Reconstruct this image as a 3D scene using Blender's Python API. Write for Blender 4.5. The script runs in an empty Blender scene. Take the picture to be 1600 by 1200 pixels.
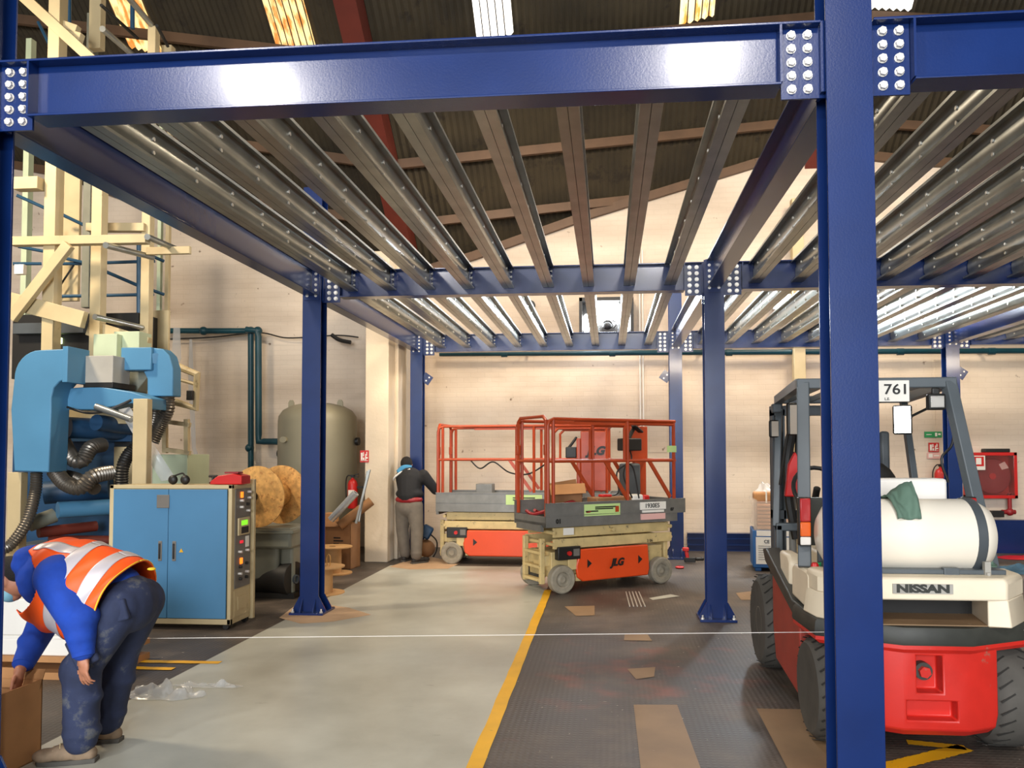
import bpy, bmesh, math, random
from mathutils import Vector, Matrix, noise
random.seed(7)
PI = math.pi
SC = bpy.context.scene
COL = SC.collection

# ------------------------------------------------------------------ camera
CX, CY, CZ, YAW, PIT, ROL, FPX, V0, U0 = 2.9737, -3.3826, 1.5945, .0859, .0377, -.0022, 1202., 62.42, 46.65
fwv = Vector((-math.sin(YAW)*math.cos(PIT), math.cos(YAW)*math.cos(PIT), math.sin(PIT)))
r0 = Vector((math.cos(YAW), math.sin(YAW), 0)); u0v = r0.cross(fwv)
RV = r0*math.cos(ROL)+u0v*math.sin(ROL); UV = -r0*math.sin(ROL)+u0v*math.cos(ROL)
CV = Vector((CX, CY, CZ))
cd = bpy.data.cameras.new('camera'); cam = bpy.data.objects.new('camera', cd); COL.objects.link(cam)
cam.matrix_world = Matrix(((RV.x, UV.x, -fwv.x, CX), (RV.y, UV.y, -fwv.y, CY), (RV.z, UV.z, -fwv.z, CZ), (0, 0, 0, 1)))
cd.sensor_width = 36; cd.lens = FPX/1600*36; cd.shift_x = -U0/1600; cd.shift_y = V0/1600
cd.clip_start = .05; cd.clip_end = 200
SC.camera = cam

# ------------------------------------------------------------------ world, lights, exposure
w = bpy.data.worlds.new('world'); SC.world = w; w.use_nodes = True
bg = w.node_tree.nodes['Background']; bg.inputs[0].default_value = (.80, .88, 1, 1); bg.inputs[1].default_value = .45
SC.view_settings.view_transform = 'Standard'; SC.view_settings.look = 'None'
SC.view_settings.gamma = 1; SC.view_settings.use_curve_mapping = False
SC.view_settings.exposure = 0.0
def area(name, loc, target, sx, sy, power, color):
    l = bpy.data.lights.new(name, 'AREA'); l.shape = 'RECTANGLE'; l.size = sx; l.size_y = sy
    l.energy = power; l.color = color
    o = bpy.data.objects.new(name, l); COL.objects.link(o); o.location = loc
    o.rotation_euler = (Vector(target)-Vector(loc)).to_track_quat('-Z', 'Y').to_euler()
    return o
area('daylight_from_loading_door', (1.4, -13.5, 3.4), (3.2, 3, .8), 8, 5, 2300, (.93, .96, 1))
for i, (x, y, z, e) in enumerate(((4.1, -5.5, 6.15, 180), (-1.2, -5.5, 6.05, 190))):
    area('high_bay_lamp', (x, y, z), (x*.6+1, 3, 1.5), .6, .35, e, (1, .95, .9))
for i, (x, y, z, e) in enumerate(((-4.6, 2.2, 6.6, 420), (2.2, 5.6, 6.2, 200), (6.6, 6.0, 6.6, 230))):
    area('high_bay_lamp', (x, y, z), (x, y+2.2, 0), .8, .8, e, (1, .82, .60))
for x, e in ((.8, 45), (4.6, 45), (8.2, 50)):
    area('under_deck_lamp', (x, 6.6, 3.1), (x, 8.2, .8), 1.6, .3, e, (1, .84, .64))

def ray(px, py): return fwv+RV*((px-800-U0)/FPX)-UV*((py-600-V0)/FPX)
def A(px, py, Y):                       # where something drawn there stands when it is Y metres back
    d = ray(px, py); t = (Y-CY)/d.y; return CV+d*t
def FL(px, py, Z=0):
    d = ray(px, py); t = (Z-CZ)/d.z; return CV+d*t

# ------------------------------------------------------------------ materials
def mat(name, col, rough=.5, metal=0, var=0, vscale=4, bump=0, bscale=40, emit=0, ecol=None, coat=0, alpha=1, trans=0, dirt=None, dscale=3, dthr=.55):
    m = bpy.data.materials.new(name); m.use_nodes = True; nt = m.node_tree; b = nt.nodes['Principled BSDF']
    b.inputs['Base Color'].default_value = (*col, 1); b.inputs['Roughness'].default_value = rough
    b.inputs['Metallic'].default_value = metal; b.inputs['Coat Weight'].default_value = coat
    if coat: b.inputs['Coat Roughness'].default_value = .12
    b.inputs['Alpha'].default_value = alpha; b.inputs['Transmission Weight'].default_value = trans
    if emit: b.inputs['Emission Color'].default_value = (*(ecol or col), 1); b.inputs['Emission Strength'].default_value = emit
    tc = None
    def coords():
        nonlocal tc
        if tc is None: tc = nt.nodes.new('ShaderNodeTexCoord')
        return tc.outputs['Object']
    last = None
    if var:
        n = nt.nodes.new('ShaderNodeTexNoise'); n.inputs['Scale'].default_value = vscale; n.inputs['Detail'].default_value = 6
        nt.links.new(coords(), n.inputs['Vector'])
        mr = nt.nodes.new('ShaderNodeMapRange'); mr.inputs[1].default_value = .3; mr.inputs[2].default_value = .7
        mr.inputs[3].default_value = 1-var; mr.inputs[4].default_value = 1+var
        nt.links.new(n.outputs['Fac'], mr.inputs[0])
        mx = nt.nodes.new('ShaderNodeVectorMath'); mx.operation = 'SCALE'; mx.inputs[0].default_value = col
        nt.links.new(mr.outputs[0], mx.inputs['Scale']); nt.links.new(mx.outputs[0], b.inputs['Base Color']); last = mx.outputs[0]
    if dirt:
        n = nt.nodes.new('ShaderNodeTexNoise'); n.inputs['Scale'].default_value = dscale; n.inputs['Detail'].default_value = 9; n.inputs['Roughness'].default_value = .7
        nt.links.new(coords(), n.inputs['Vector'])
        mr = nt.nodes.new('ShaderNodeMapRange'); mr.inputs[1].default_value = dthr; mr.inputs[2].default_value = dthr+.08
        nt.links.new(n.outputs['Fac'], mr.inputs[0])
        mx = nt.nodes.new('ShaderNodeMix'); mx.data_type = 'RGBA'; nt.links.new(mr.outputs[0], mx.inputs[0])
        if last: nt.links.new(last, mx.inputs[6])
        else: mx.inputs[6].default_value = (*col, 1)
        mx.inputs[7].default_value = (*dirt, 1); nt.links.new(mx.outputs[2], b.inputs['Base Color'])
    if bump:
        n = nt.nodes.new('ShaderNodeTexNoise'); n.inputs['Scale'].default_value = bscale; n.inputs['Detail'].default_value = 4
        nt.links.new(coords(), n.inputs['Vector'])
        bp = nt.nodes.new('ShaderNodeBump'); bp.inputs['Strength'].default_value = bump; bp.inputs['Distance'].default_value = .01
        nt.links.new(n.outputs['Fac'], bp.inputs['Height']); nt.links.new(bp.outputs[0], b.inputs['Normal'])
    return m
def L(h):                                # sRGB hex to linear
    v = [int(h[i:i+2], 16)/255 for i in (0, 2, 4)]
    return tuple(c/12.92 if c <= .04045 else ((c+.055)/1.055)**2.4 for c in v)
M = {}
def mk(k, *a, **kw): M[k] = mat(k, *a, **kw)
mk('blue_steel', (.0045, .022, .115), .26, 0, var=.12, vscale=3, bump=.04, bscale=120, coat=.3)
mk('galv', L('9ea19d'), .31, .75, var=.16, vscale=5, bump=.02)
mk('bolt', L('e6e2da'), .35, .5)
mk('cream', L('c0ae86'), .5, 0, var=.1, vscale=3, dirt=L('8d7a55'), dscale=5, dthr=.64)
mk('mint', L('b7c3a4'), .5, var=.06)
mk('duct_blue', L('4b82a6'), .45, 0, var=.07, vscale=2, bump=.03)
mk('cab_blue', L('457aa0'), .5, 0, var=.03)
mk('dark_blue_paint', L('1d4264'), .5, 0, var=.2)
mk('rail_blue', L('1f4a66'), .5)
mk('pipe_green', L('0f4350'), .4, 0, var=.15)
mk('hose', L('77726a'), .35, .75)
mk('black', L('1a1917'), .5, bump=.05)
mk('rubber', L('4d4a44'), .8, 0, var=.18, vscale=8, bump=.1)
mk('tread_dark', L('262420'), .85)
mk('grey_panel', L('6f6a63'), .5, 0, var=.1)
mk('lightgrey', L('a8a49a'), .5, 0, var=.1)
mk('dark_grey', L('4a5054'), .5, 0, var=.15)
mk('guard_grey', L('555c60'), .42, 0, var=.1)
mk('orange_rail', L('a43c15'), .4, 0, var=.1, vscale=9, dirt=L('8a3a22'), dscale=18, dthr=.66)
mk('orange_panel', L('dd4a18'), .4, 0, var=.05, dirt=L('9a4a2c'), dscale=9, dthr=.66)
mk('lift_cream', L('c9b27c'), .5, 0, var=.12, vscale=8, dirt=L('6d6250'), dscale=12, dthr=.6)
mk('deck_grey', L('7c7b76'), .45, .4, var=.12, vscale=9)
mk('wheel_grey', L('8d8574'), .75, 0, var=.15, vscale=20)
mk('red', L('c21f1c'), .4, 0, var=.06)
mk('dark_red', L('8e1d22'), .45, 0)
mk('truck_red', L('cc2a20'), .42, 0, var=.08, vscale=6, dirt=L('8c6a58'), dscale=8, dthr=.62, bump=.05)
mk('side_red', L('a23c2e'), .5, 0, var=.1, vscale=6, dirt=L('6a4538'), dscale=6, dthr=.68)
mk('truck_white', L('efe0c4'), .45, 0, var=.05, vscale=6, dirt=L('a08a68'), dscale=8, dthr=.7)
mk('tank_white', L('f3ead8'), .35, 0, dirt=L('a08050'), dscale=22, dthr=.74)
mk('truck_black', L('34352f'), .55, 0, var=.25, vscale=9, dirt=L('8a8272'), dscale=14, dthr=.7)
mk('white', L('ece8e0'), .5)
mk('paper', L('e6e2d8'), .7)
mk('green_sign', L('1d8a4c'), .5)
mk('green_label', L('b9d48a'), .5)
mk('pink_label', L('e0b0a8'), .5)
mk('cardboard', L('b07f50'), .8, 0, var=.1, vscale=5)
mk('cardboard_dark', L('8e6540'), .8, 0, var=.12, vscale=5)
mk('osb', L('cf9c57'), .7, 0, var=.3, vscale=16, dirt=L('a86f38'), dscale=22, dthr=.55)
mk('ply', L('c79b66'), .7, 0, var=.12, vscale=6)
mk('tank_grey', L('99927a'), .45, 0, var=.08, vscale=1.5)
mk('pump_grey', L('7d7f72'), .55, 0, var=.15)
mk('glass_clear', (1, 1, 1), .03, trans=1)
mk('plastic_film', L('dfe3e6'), .18, alpha=.38)
mk('wrap_film', L('e6d8c8'), .15, alpha=.3)
mk('foil', L('c9ced4'), .22, .6, var=.15, vscale=12)
mk('hoodie', L('103fa2'), .85, 0, var=.12, vscale=14, bump=.25, bscale=25)
mk('trousers_navy', L('252e4a'), .85, 0, var=.35, vscale=6, bump=.3, bscale=18, dirt=L('56585c'), dscale=6, dthr=.56)
mk('vest_orange', L('ff5a14'), .55, 0, var=.05, vscale=10, bump=.2, bscale=14)
mk('reflective', L('cfc8cc'), .4, .2)
mk('yellow_trim', L('e6c32a'), .6)
mk('skin', L('b0765a'), .55, 0, var=.1, vscale=30)
mk('hair', L('17120f'), .8, 0, bump=.5, bscale=200)
mk('mask_cloth', L('7fb4c4'), .7)
mk('shoe_tan', L('84705a'), .8, 0, var=.2, vscale=20)
mk('shoe_dark', L('24211f'), .7, 0)
mk('jacket_black', L('1c1c1e'), .85, 0, var=.2, bump=.3, bscale=20)
mk('jacket_blue', L('3d86b0'), .7)
mk('trousers_grey', L('6d655a'), .85, 0, var=.12, vscale=10, bump=.3, bscale=16)
mk('cloth_green', L('5d7868'), .85, bump=.3, bscale=20)
mk('cloth_blue', L('2c4a5c'), .85, bump=.3, bscale=20)
mk('yellow_line', L('e2a914'), .5, 0, var=.08, vscale=5, dirt=L('6e5a34'), dscale=16, dthr=.63)
mk('purlin', L('5f4630'), .6, 0, var=.15)
mk('rafter_red', L('64261a'), .55, 0, var=.12)
mk('sheet', L('3a3120'), .85, 0, var=.35, vscale=1.2, dirt=L('2a2216'), dscale=2.5, dthr=.55)
mk('sheet_dark', L('2b2218'), .85, 0, var=.3, vscale=1.2)
mk('copper', L('d79a6a'), .5, 0, var=.1, vscale=12)
mk('crate_blue', L('1f5c9a'), .5)
mk('mirror', L('e8e8e8'), .03, 1)
mk('orange_lens', L('e8641a'), .25, coat=.5)
mk('red_lens', L('b01a1a'), .25, coat=.5)
mk('pink', L('c24a7c'), .6)
mk('leaf_green', L('2fa060'), .6)
mk('lamp_glow', (1, .98, .95), emit=30, ecol=(.95, .97, 1))
mk('led_orange', L('f07018'), emit=2.2)
mk('led_green', L('7ad628'), emit=1.2)
mk('led_red', L('d02030'), emit=1.0)
mk('light_green_glow', L('d8f0a0'), emit=6)
def sky_mat(name, c1, c2, strength, thr):
    m = bpy.data.materials.new(name); m.use_nodes = True; nt = m.node_tree; b = nt.nodes['Principled BSDF']
    b.inputs['Base Color'].default_value = (.3, .2, .1, 1)
    tc = nt.nodes.new('ShaderNodeTexCoord'); n = nt.nodes.new('ShaderNodeTexNoise'); n.inputs['Scale'].default_value = 9; n.inputs['Detail'].default_value = 8
    mp = nt.nodes.new('ShaderNodeMapping'); mp.inputs['Scale'].default_value = (1.5, .5, .5)
    nt.links.new(tc.outputs['Object'], mp.inputs[0]); nt.links.new(mp.outputs[0], n.inputs['Vector'])
    cr = nt.nodes.new('ShaderNodeValToRGB'); cr.color_ramp.elements[0].position = thr-.08; cr.color_ramp.elements[0].color = (*c1, 1)
    cr.color_ramp.elements[1].position = thr+.1; cr.color_ramp.elements[1].color = (*c2, 1)
    nt.links.new(n.outputs['Fac'], cr.inputs[0]); nt.links.new(cr.outputs[0], b.inputs['Emission Color']); b.inputs['Emission Strength'].default_value = strength
    M[name] = m
sky_mat('rooflight_dirty', (.55, .16, .01), (1, .75, .32), 1.5, .48)
sky_mat('rooflight_clear', (1, .93, .8), (1, .97, .92), 3.2, .4)
sky_mat('rooflight_amber', (.8, .32, .03), (1, .85, .5), 1.6, .45)

def brick_wall_mat():
    m = bpy.data.materials.new('painted_brick'); m.use_nodes = True; nt = m.node_tree; b = nt.nodes['Principled BSDF']; N = nt.nodes.new; K = nt.links.new
    b.inputs['Roughness'].default_value = .8
    tc = N('ShaderNodeTexCoord'); sp = N('ShaderNodeSeparateXYZ'); K(tc.outputs['Object'], sp.inputs[0])
    ad = N('ShaderNodeMath'); ad.operation = 'ADD'; K(sp.outputs[0], ad.inputs[0]); K(sp.outputs[1], ad.inputs[1])
    cb = N('ShaderNodeCombineXYZ'); K(ad.outputs[0], cb.inputs[0]); K(sp.outputs[2], cb.inputs[1])
    n0 = N('ShaderNodeTexNoise'); n0.inputs['Scale'].default_value = 5; K(tc.outputs['Object'], n0.inputs['Vector'])
    wob = N('ShaderNodeVectorMath'); wob.operation = 'SCALE'; wob.inputs['Scale'].default_value = .02; K(n0.outputs['Color'], wob.inputs[0])
    av = N('ShaderNodeVectorMath'); K(cb.outputs[0], av.inputs[0]); K(wob.outputs[0], av.inputs[1])
    br = N('ShaderNodeTexBrick'); br.inputs['Scale'].default_value = 1; br.inputs['Brick Width'].default_value = .24; br.inputs['Row Height'].default_value = .085
    br.inputs['Mortar Size'].default_value = .008; br.inputs['Mortar Smooth'].default_value = .6
    br.inputs['Color1'].default_value = (1, 1, 1, 1); br.inputs['Color2'].default_value = (.9, .9, .9, 1); br.inputs['Mortar'].default_value = (.5, .5, .5, 1)
    K(av.outputs[0], br.inputs['Vector'])
    n = N('ShaderNodeTexNoise'); n.inputs['Scale'].default_value = .7; n.inputs['Detail'].default_value = 8
    mp = N('ShaderNodeMapping'); mp.inputs['Scale'].default_value = (.5, .5, 2.2); K(tc.outputs['Object'], mp.inputs[0]); K(mp.outputs[0], n.inputs['Vector'])
    cr = N('ShaderNodeValToRGB'); cr.color_ramp.elements[0].position = .3; cr.color_ramp.elements[0].color = (*L('bfae9b'), 1)
    cr.color_ramp.elements[1].position = .6; cr.color_ramp.elements[1].color = (*L('e2d3c0'), 1); K(n.outputs['Fac'], cr.inputs[0])
    mx = N('ShaderNodeMix'); mx.data_type = 'RGBA'; mx.blend_type = 'MULTIPLY'; mx.inputs[0].default_value = .08; K(cr.outputs[0], mx.inputs[6]); K(br.outputs['Color'], mx.inputs[7])
    n2 = N('ShaderNodeTexNoise'); n2.inputs['Scale'].default_value = 7; n2.inputs['Detail'].default_value = 5; K(tc.outputs['Object'], n2.inputs['Vector'])
    mr = N('ShaderNodeMapRange'); mr.inputs[1].default_value = .70; mr.inputs[2].default_value = .76; K(n2.outputs['Fac'], mr.inputs[0])
    m2 = N('ShaderNodeMix'); m2.data_type = 'RGBA'; K(mr.outputs[0], m2.inputs[0]); K(mx.outputs[2], m2.inputs[6]); m2.inputs[7].default_value = (*L('7c6552'), 1)
    K(m2.outputs[2], b.inputs['Base Color'])
    bp = N('ShaderNodeBump'); bp.inputs['Strength'].default_value = .3; bp.inputs['Distance'].default_value = .012
    hs = N('ShaderNodeMath'); hs.operation = 'ADD'; K(br.outputs['Color'], hs.inputs[0]); K(n2.outputs['Fac'], hs.inputs[1]); K(hs.outputs[0], bp.inputs['Height']); K(bp.outputs[0], b.inputs['Normal'])
    M['wall'] = m
brick_wall_mat()
mk('plaster', L('d6c6ae'), .85, 0, var=.08, vscale=2, bump=.3, bscale=20, dirt=L('8a7868'), dscale=6, dthr=.68)
mk('plaster_grey', L('a89e92'), .85, 0, var=.12, vscale=2, bump=.3, bscale=20)

def floor_mats():
    m = bpy.data.materials.new('tread_plate_floor'); m.use_nodes = True; nt = m.node_tree; b = nt.nodes['Principled BSDF']; N = nt.nodes.new; K = nt.links.new
    tc = N('ShaderNodeTexCoord'); n = N('ShaderNodeTexNoise'); n.inputs['Scale'].default_value = 1.1; n.inputs['Detail'].default_value = 10; n.inputs['Roughness'].default_value = .65; K(tc.outputs['Object'], n.inputs['Vector'])
    cr = N('ShaderNodeValToRGB'); e = cr.color_ramp.elements; e[0].position = .3; e[0].color = (*L('332e2a'), 1); e[1].position = .7; e[1].color = (*L('6e6257'), 1); x = e.new(.5); x.color = (*L('4b433c'), 1)
    K(n.outputs['Fac'], cr.inputs[0])
    n2 = N('ShaderNodeTexNoise'); n2.inputs['Scale'].default_value = 26; n2.inputs['Detail'].default_value = 3; K(tc.outputs['Object'], n2.inputs['Vector'])
    mr = N('ShaderNodeMapRange'); mr.inputs[1].default_value = .71; mr.inputs[2].default_value = .75; K(n2.outputs['Fac'], mr.inputs[0])
    mx = N('ShaderNodeMix'); mx.data_type = 'RGBA'; K(mr.outputs[0], mx.inputs[0]); K(cr.outputs[0], mx.inputs[6]); mx.inputs[7].default_value = (*L('b8aa98'), 1)
    # red dust around one spot
    ge = N('ShaderNodeVectorMath'); ge.operation = 'DISTANCE'; K(tc.outputs['Object'], ge.inputs[0]); ge.inputs[1].default_value = (3.25, 2.3, 0)
    n3 = N('ShaderNodeTexNoise'); n3.inputs['Scale'].default_value = 3.5; n3.inputs['Detail'].default_value = 7; K(tc.outputs['Object'], n3.inputs['Vector'])
    sb = N('ShaderNodeMath'); sb.operation = 'MULTIPLY_ADD'; K(n3.outputs['Fac'], sb.inputs[0]); sb.inputs[1].default_value = 2.4; sb.inputs[2].default_value = -1.05
    s2 = N('ShaderNodeMath'); s2.operation = 'SUBTRACT'; K(sb.outputs[0], s2.inputs[0]); 
    dv = N('ShaderNodeMath'); dv.operation = 'MULTIPLY'; K(ge.outputs['Value'], dv.inputs[0]); dv.inputs[1].default_value = .45; K(dv.outputs[0], s2.inputs[1])
    cl = N('ShaderNodeMapRange'); cl.inputs[1].default_value = -.1; cl.inputs[2].default_value = .5; cl.inputs[4].default_value = .6; K(s2.outputs[0], cl.inputs[0])
    m3 = N('ShaderNodeMix'); m3.data_type = 'RGBA'; K(cl.outputs[0], m3.inputs[0]); K(mx.outputs[2], m3.inputs[6]); m3.inputs[7].default_value = (*L('8a4a38'), 1)
    K(m3.outputs[2], b.inputs['Base Color'])
    mr2 = N('ShaderNodeMapRange'); mr2.inputs[3].default_value = .35; mr2.inputs[4].default_value = .7; K(n.outputs['Fac'], mr2.inputs[0]); K(mr2.outputs[0], b.inputs['Roughness'])
    hs = []
    for ang in (.0, PI/2):
        mp = N('ShaderNodeMapping'); mp.inputs['Rotation'].default_value = (0, 0, ang); K(tc.outputs['Object'], mp.inputs[0])
        wv = N('ShaderNodeTexWave'); wv.inputs['Scale'].default_value = 9; wv.inputs['Distortion'].default_value = .3; K(mp.outputs[0], wv.inputs['Vector']); hs.append(wv)
    mu = N('ShaderNodeMath'); mu.operation = 'MULTIPLY'; K(hs[0].outputs['Fac'], mu.inputs[0]); K(hs[1].outputs['Fac'], mu.inputs[1])
    bp = N('ShaderNodeBump'); bp.inputs['Strength'].default_value = .28; bp.inputs['Distance'].default_value = .006; K(mu.outputs[0], bp.inputs['Height']); K(bp.outputs[0], b.inputs['Normal'])
    M['floor_plate'] = m
    m = bpy.data.materials.new('painted_concrete'); m.use_nodes = True; nt = m.node_tree; b = nt.nodes['Principled BSDF']; N = nt.nodes.new; K = nt.links.new
    tc = N('ShaderNodeTexCoord'); n = N('ShaderNodeTexNoise'); n.inputs['Scale'].default_value = .9; n.inputs['Detail'].default_value = 9; n.inputs['Roughness'].default_value = .6; K(tc.outputs['Object'], n.inputs['Vector'])
    cr = N('ShaderNodeValToRGB'); e = cr.color_ramp.elements; e[0].position = .3; e[0].color = (*L('9b9a8e'), 1); e[1].position = .68; e[1].color = (*L('c0c0b4'), 1); K(n.outputs['Fac'], cr.inputs[0])
    n2 = N('ShaderNodeTexNoise'); n2.inputs['Scale'].default_value = 4; n2.inputs['Detail'].default_value = 6
    mp = N('ShaderNodeMapping'); mp.inputs['Scale'].default_value = (.8, 2.5, 1); K(tc.outputs['Object'], mp.inputs[0]); K(mp.outputs[0], n2.inputs['Vector'])
    mr = N('ShaderNodeMapRange'); mr.inputs[1].default_value = .69; mr.inputs[2].default_value = .74; mr.inputs[4].default_value = .55; K(n2.outputs['Fac'], mr.inputs[0])
    mx = N('ShaderNodeMix'); mx.data_type = 'RGBA'; K(mr.outputs[0], mx.inputs[0]); K(cr.outputs[0], mx.inputs[6]); mx.inputs[7].default_value = (*L('605c50'), 1)
    K(mx.outputs[2], b.inputs['Base Color'])
    mr2 = N('ShaderNodeMapRange'); mr2.inputs[3].default_value = .22; mr2.inputs[4].default_value = .5; K(n.outputs['Fac'], mr2.inputs[0]); K(mr2.outputs[0], b.inputs['Roughness'])
    M['lane'] = m
floor_mats()
mk('bare_patch', L('8f7354'), .6, 0, var=.15, vscale=3, dirt=L('c4b49c'), dscale=14, dthr=.66)
mk('dust', L('b99a7a'), .85, 0, var=.1)

# ------------------------------------------------------------------ mesh helpers
def tag(o, label=None, cat=None, group=None, kind=None):
    if label: o['label'] = label
    if cat: o['category'] = cat
    if group: o['group'] = group
    if kind: o['kind'] = kind
    return o
def thing(name, label, cat, loc=(0, 0, 0), rz=0, group=None):
    o = bpy.data.objects.new(name, None); COL.objects.link(o); o.location = loc; o.rotation_euler = (0, 0, rz)
    o.empty_display_size = .1
    return tag(o, label, cat, group)
class MB:
    def __init__(s): s.v = []; s.f = []
    def add(s, vs, fs):
        n = len(s.v); s.v += [Vector(v) for v in vs]; s.f += [tuple(i+n for i in f) for f in fs]; return s
    def box(s, c, d, rot=None):
        hx, hy, hz = d[0]/2, d[1]/2, d[2]/2
        vs = [Vector((x, y, z)) for x in (-hx, hx) for y in (-hy, hy) for z in (-hz, hz)]
        if rot is not None:
            if isinstance(rot, (int, float)): rot = Matrix.Rotation(rot, 3, 'Z')
            vs = [rot @ v for v in vs]
        c = Vector(c)
        return s.add([v+c for v in vs], [(0, 1, 3, 2), (4, 6, 7, 5), (0, 4, 5, 1), (2, 3, 7, 6), (0, 2, 6, 4), (1, 5, 7, 3)])
    def b2(s, p, q):                     # box from two corners
        return s.box([(p[i]+q[i])/2 for i in range(3)], [abs(p[i]-q[i]) for i in range(3)])
    def bar(s, p, q, w, h, up=(0, 0, 1)):
        p = Vector(p); q = Vector(q); d = q-p; l = d.length; d.normalize(); up = Vector(up)
        if abs(d.dot(up)) > .98: up = Vector((0, 1, 0))
        sx = d.cross(up).normalized(); uz = sx.cross(d)
        return s.box((p+q)/2, (w, l, h), Matrix((sx, d, uz)).transposed())
    def cyl(s, p, q, r, r2=None, n=16, caps=True):
        p = Vector(p); q = Vector(q); d = (q-p).normalized(); r2 = r if r2 is None else r2
        a = d.orthogonal().normalized(); b = d.cross(a); vs = []
        for c, rr in ((p, r), (q, r2)): vs += [c+a*math.cos(2*PI*i/n)*rr+b*math.sin(2*PI*i/n)*rr for i in range(n)]
        fs = [(i, (i+1) % n, n+(i+1) % n, n+i) for i in range(n)]
        if caps: fs += [tuple(range(n-1, -1, -1)), tuple(range(n, 2*n))]
        return s.add(vs, fs)
    def tube(s, path, r, n=10, smooth=0, caps=True):
        pts = [Vector(p) for p in path]
        if smooth: pts = catmull(pts, smooth)
        rs = r if isinstance(r, (list, tuple)) else [r]*len(pts)
        t = (pts[1]-pts[0]).normalized(); a = t.orthogonal().normalized(); vs = []
        for i, p in enumerate(pts):
            if i == 0: t = (pts[1]-pts[0])
            elif i == len(pts)-1: t = pts[-1]-pts[-2]
            else: t = (pts[i+1]-pts[i]).normalized()+(pts[i]-pts[i-1]).normalized()
            if t.length < 1e-9: t = Vector((0, 0, 1))
            t.normalize(); a = (a-t*a.dot(t)).normalized(); b = t.cross(a)
            vs += [p+a*math.cos(2*PI*k/n)*rs[i]+b*math.sin(2*PI*k/n)*rs[i] for k in range(n)]
        m = len(pts); fs = [(i*n+k, i*n+(k+1) % n, (i+1)*n+(k+1) % n, (i+1)*n+k) for i in range(m-1) for k in range(n)]
        if caps: fs += [tuple(range(n-1, -1, -1)), tuple(range((m-1)*n, m*n))]
        return s.add(vs, fs)
    def hose(s, path, r, pitch=.03, n=14):
        pts = catmull([Vector(p) for p in path], 24); L_ = [0]
        for i in range(1, len(pts)): L_.append(L_[-1]+(pts[i]-pts[i-1]).length)
        m = int(L_[-1]/pitch*2); out = []; rs = []; j = 0
        for k in range(m+1):
            d = L_[-1]*k/m
            while j < len(L_)-2 and L_[j+1] < d: j += 1
            q = (d-L_[j])/max(1e-9, L_[j+1]-L_[j]); out.append(pts[j].lerp(pts[j+1], q)); rs.append(r*(1 if k % 2 else .86))
        return s.tube(out, rs, n)
    def prism(s, poly, axis, a, b):
        n = len(poly)
        def mkv(p, t): return {'x': (t, p[0], p[1]), 'y': (p[0], t, p[1]), 'z': (p[0], p[1], t)}[axis]
        vs = [mkv(p, a) for p in poly]+[mkv(p, b) for p in poly]
        return s.add(vs, [(i, (i+1) % n, n+(i+1) % n, n+i) for i in range(n)]+[tuple(range(n-1, -1, -1)), tuple(range(n, 2*n))])
    def lathe(s, prof, c, axis=(0, 0, 1), n=32):
        c = Vector(c); ax = Vector(axis).normalized(); a = ax.orthogonal().normalized(); b = ax.cross(a); vs = []; m = len(prof)
        for r, z in prof: vs += [c+ax*z+a*math.cos(2*PI*k/n)*r+b*math.sin(2*PI*k/n)*r for k in range(n)]
        fs = [(i*n+k, i*n+(k+1) % n, (i+1)*n+(k+1) % n, (i+1)*n+k) for i in range(m-1) for k in range(n)]
        if prof[0][0] > 1e-6: fs.append(tuple(range(n-1, -1, -1)))
        if prof[-1][0] > 1e-6: fs.append(tuple(range((m-1)*n, m*n)))
        return s.add(vs, fs)
    def ell(s, c, r, rot=None, n=16, m=10):
        c = Vector(c); vs = []
        if not isinstance(r, (tuple, list)): r = (r, r, r)
        for i in range(1, m):
            th = PI*i/m
            vs += [Vector((math.sin(th)*math.cos(2*PI*k/n)*r[0], math.sin(th)*math.sin(2*PI*k/n)*r[1], math.cos(th)*r[2])) for k in range(n)]
        vs += [Vector((0, 0, r[2])), Vector((0, 0, -r[2]))]
        if rot is not None: vs = [rot @ v for v in vs]
        fs = [(i*n+k, (i+1)*n+k, (i+1)*n+(k+1) % n, i*n+(k+1) % n) for i in range(m-2) for k in range(n)]
        t = (m-1)*n
        fs += [(t, k, (k+1) % n) for k in range(n)]+[(t+1, (m-2)*n+(k+1) % n, (m-2)*n+k) for k in range(n)]
        return s.add([v+c for v in vs], fs)
    def cap(s, p, q, r, r2=None, n=14):  # tapered capsule
        r2 = r if r2 is None else r2
        return s.cyl(p, q, r, r2, n).ell(p, r, n=n, m=8).ell(q, r2, n=n, m=8)
    def grid(s, fn, nu, nv, thick=0):
        vs = [fn(i/nu, j/nv) for i in range(nu+1) for j in range(nv+1)]
        return s.add(vs, [(i*(nv+1)+j, (i+1)*(nv+1)+j, (i+1)*(nv+1)+j+1, i*(nv+1)+j+1) for i in range(nu) for j in range(nv)])
    def hexbolt(s, p, axis, r=.018, h=.014):
        p = Vector(p); ax = Vector(axis)
        s.cyl(p, p+ax*.004, r*1.15, n=12); return s.cyl(p+ax*.004, p+ax*(.004+h), r, r*.94, n=6)
    def mesh(s, name, m, ang=35, weld=False):
        me = bpy.data.meshes.new(name); me.from_pydata(s.v, [], s.f); me.validate()
        bm = bmesh.new(); bm.from_mesh(me)
        if weld: bmesh.ops.remove_doubles(bm, verts=bm.verts, dist=1e-5)
        bmesh.ops.recalc_face_normals(bm, faces=bm.faces); bm.to_mesh(me); bm.free()
        me.materials.append(M[m] if isinstance(m, str) else m)
        if ang: me.shade_smooth(); me.set_sharp_from_angle(angle=math.radians(ang))
        return me
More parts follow.
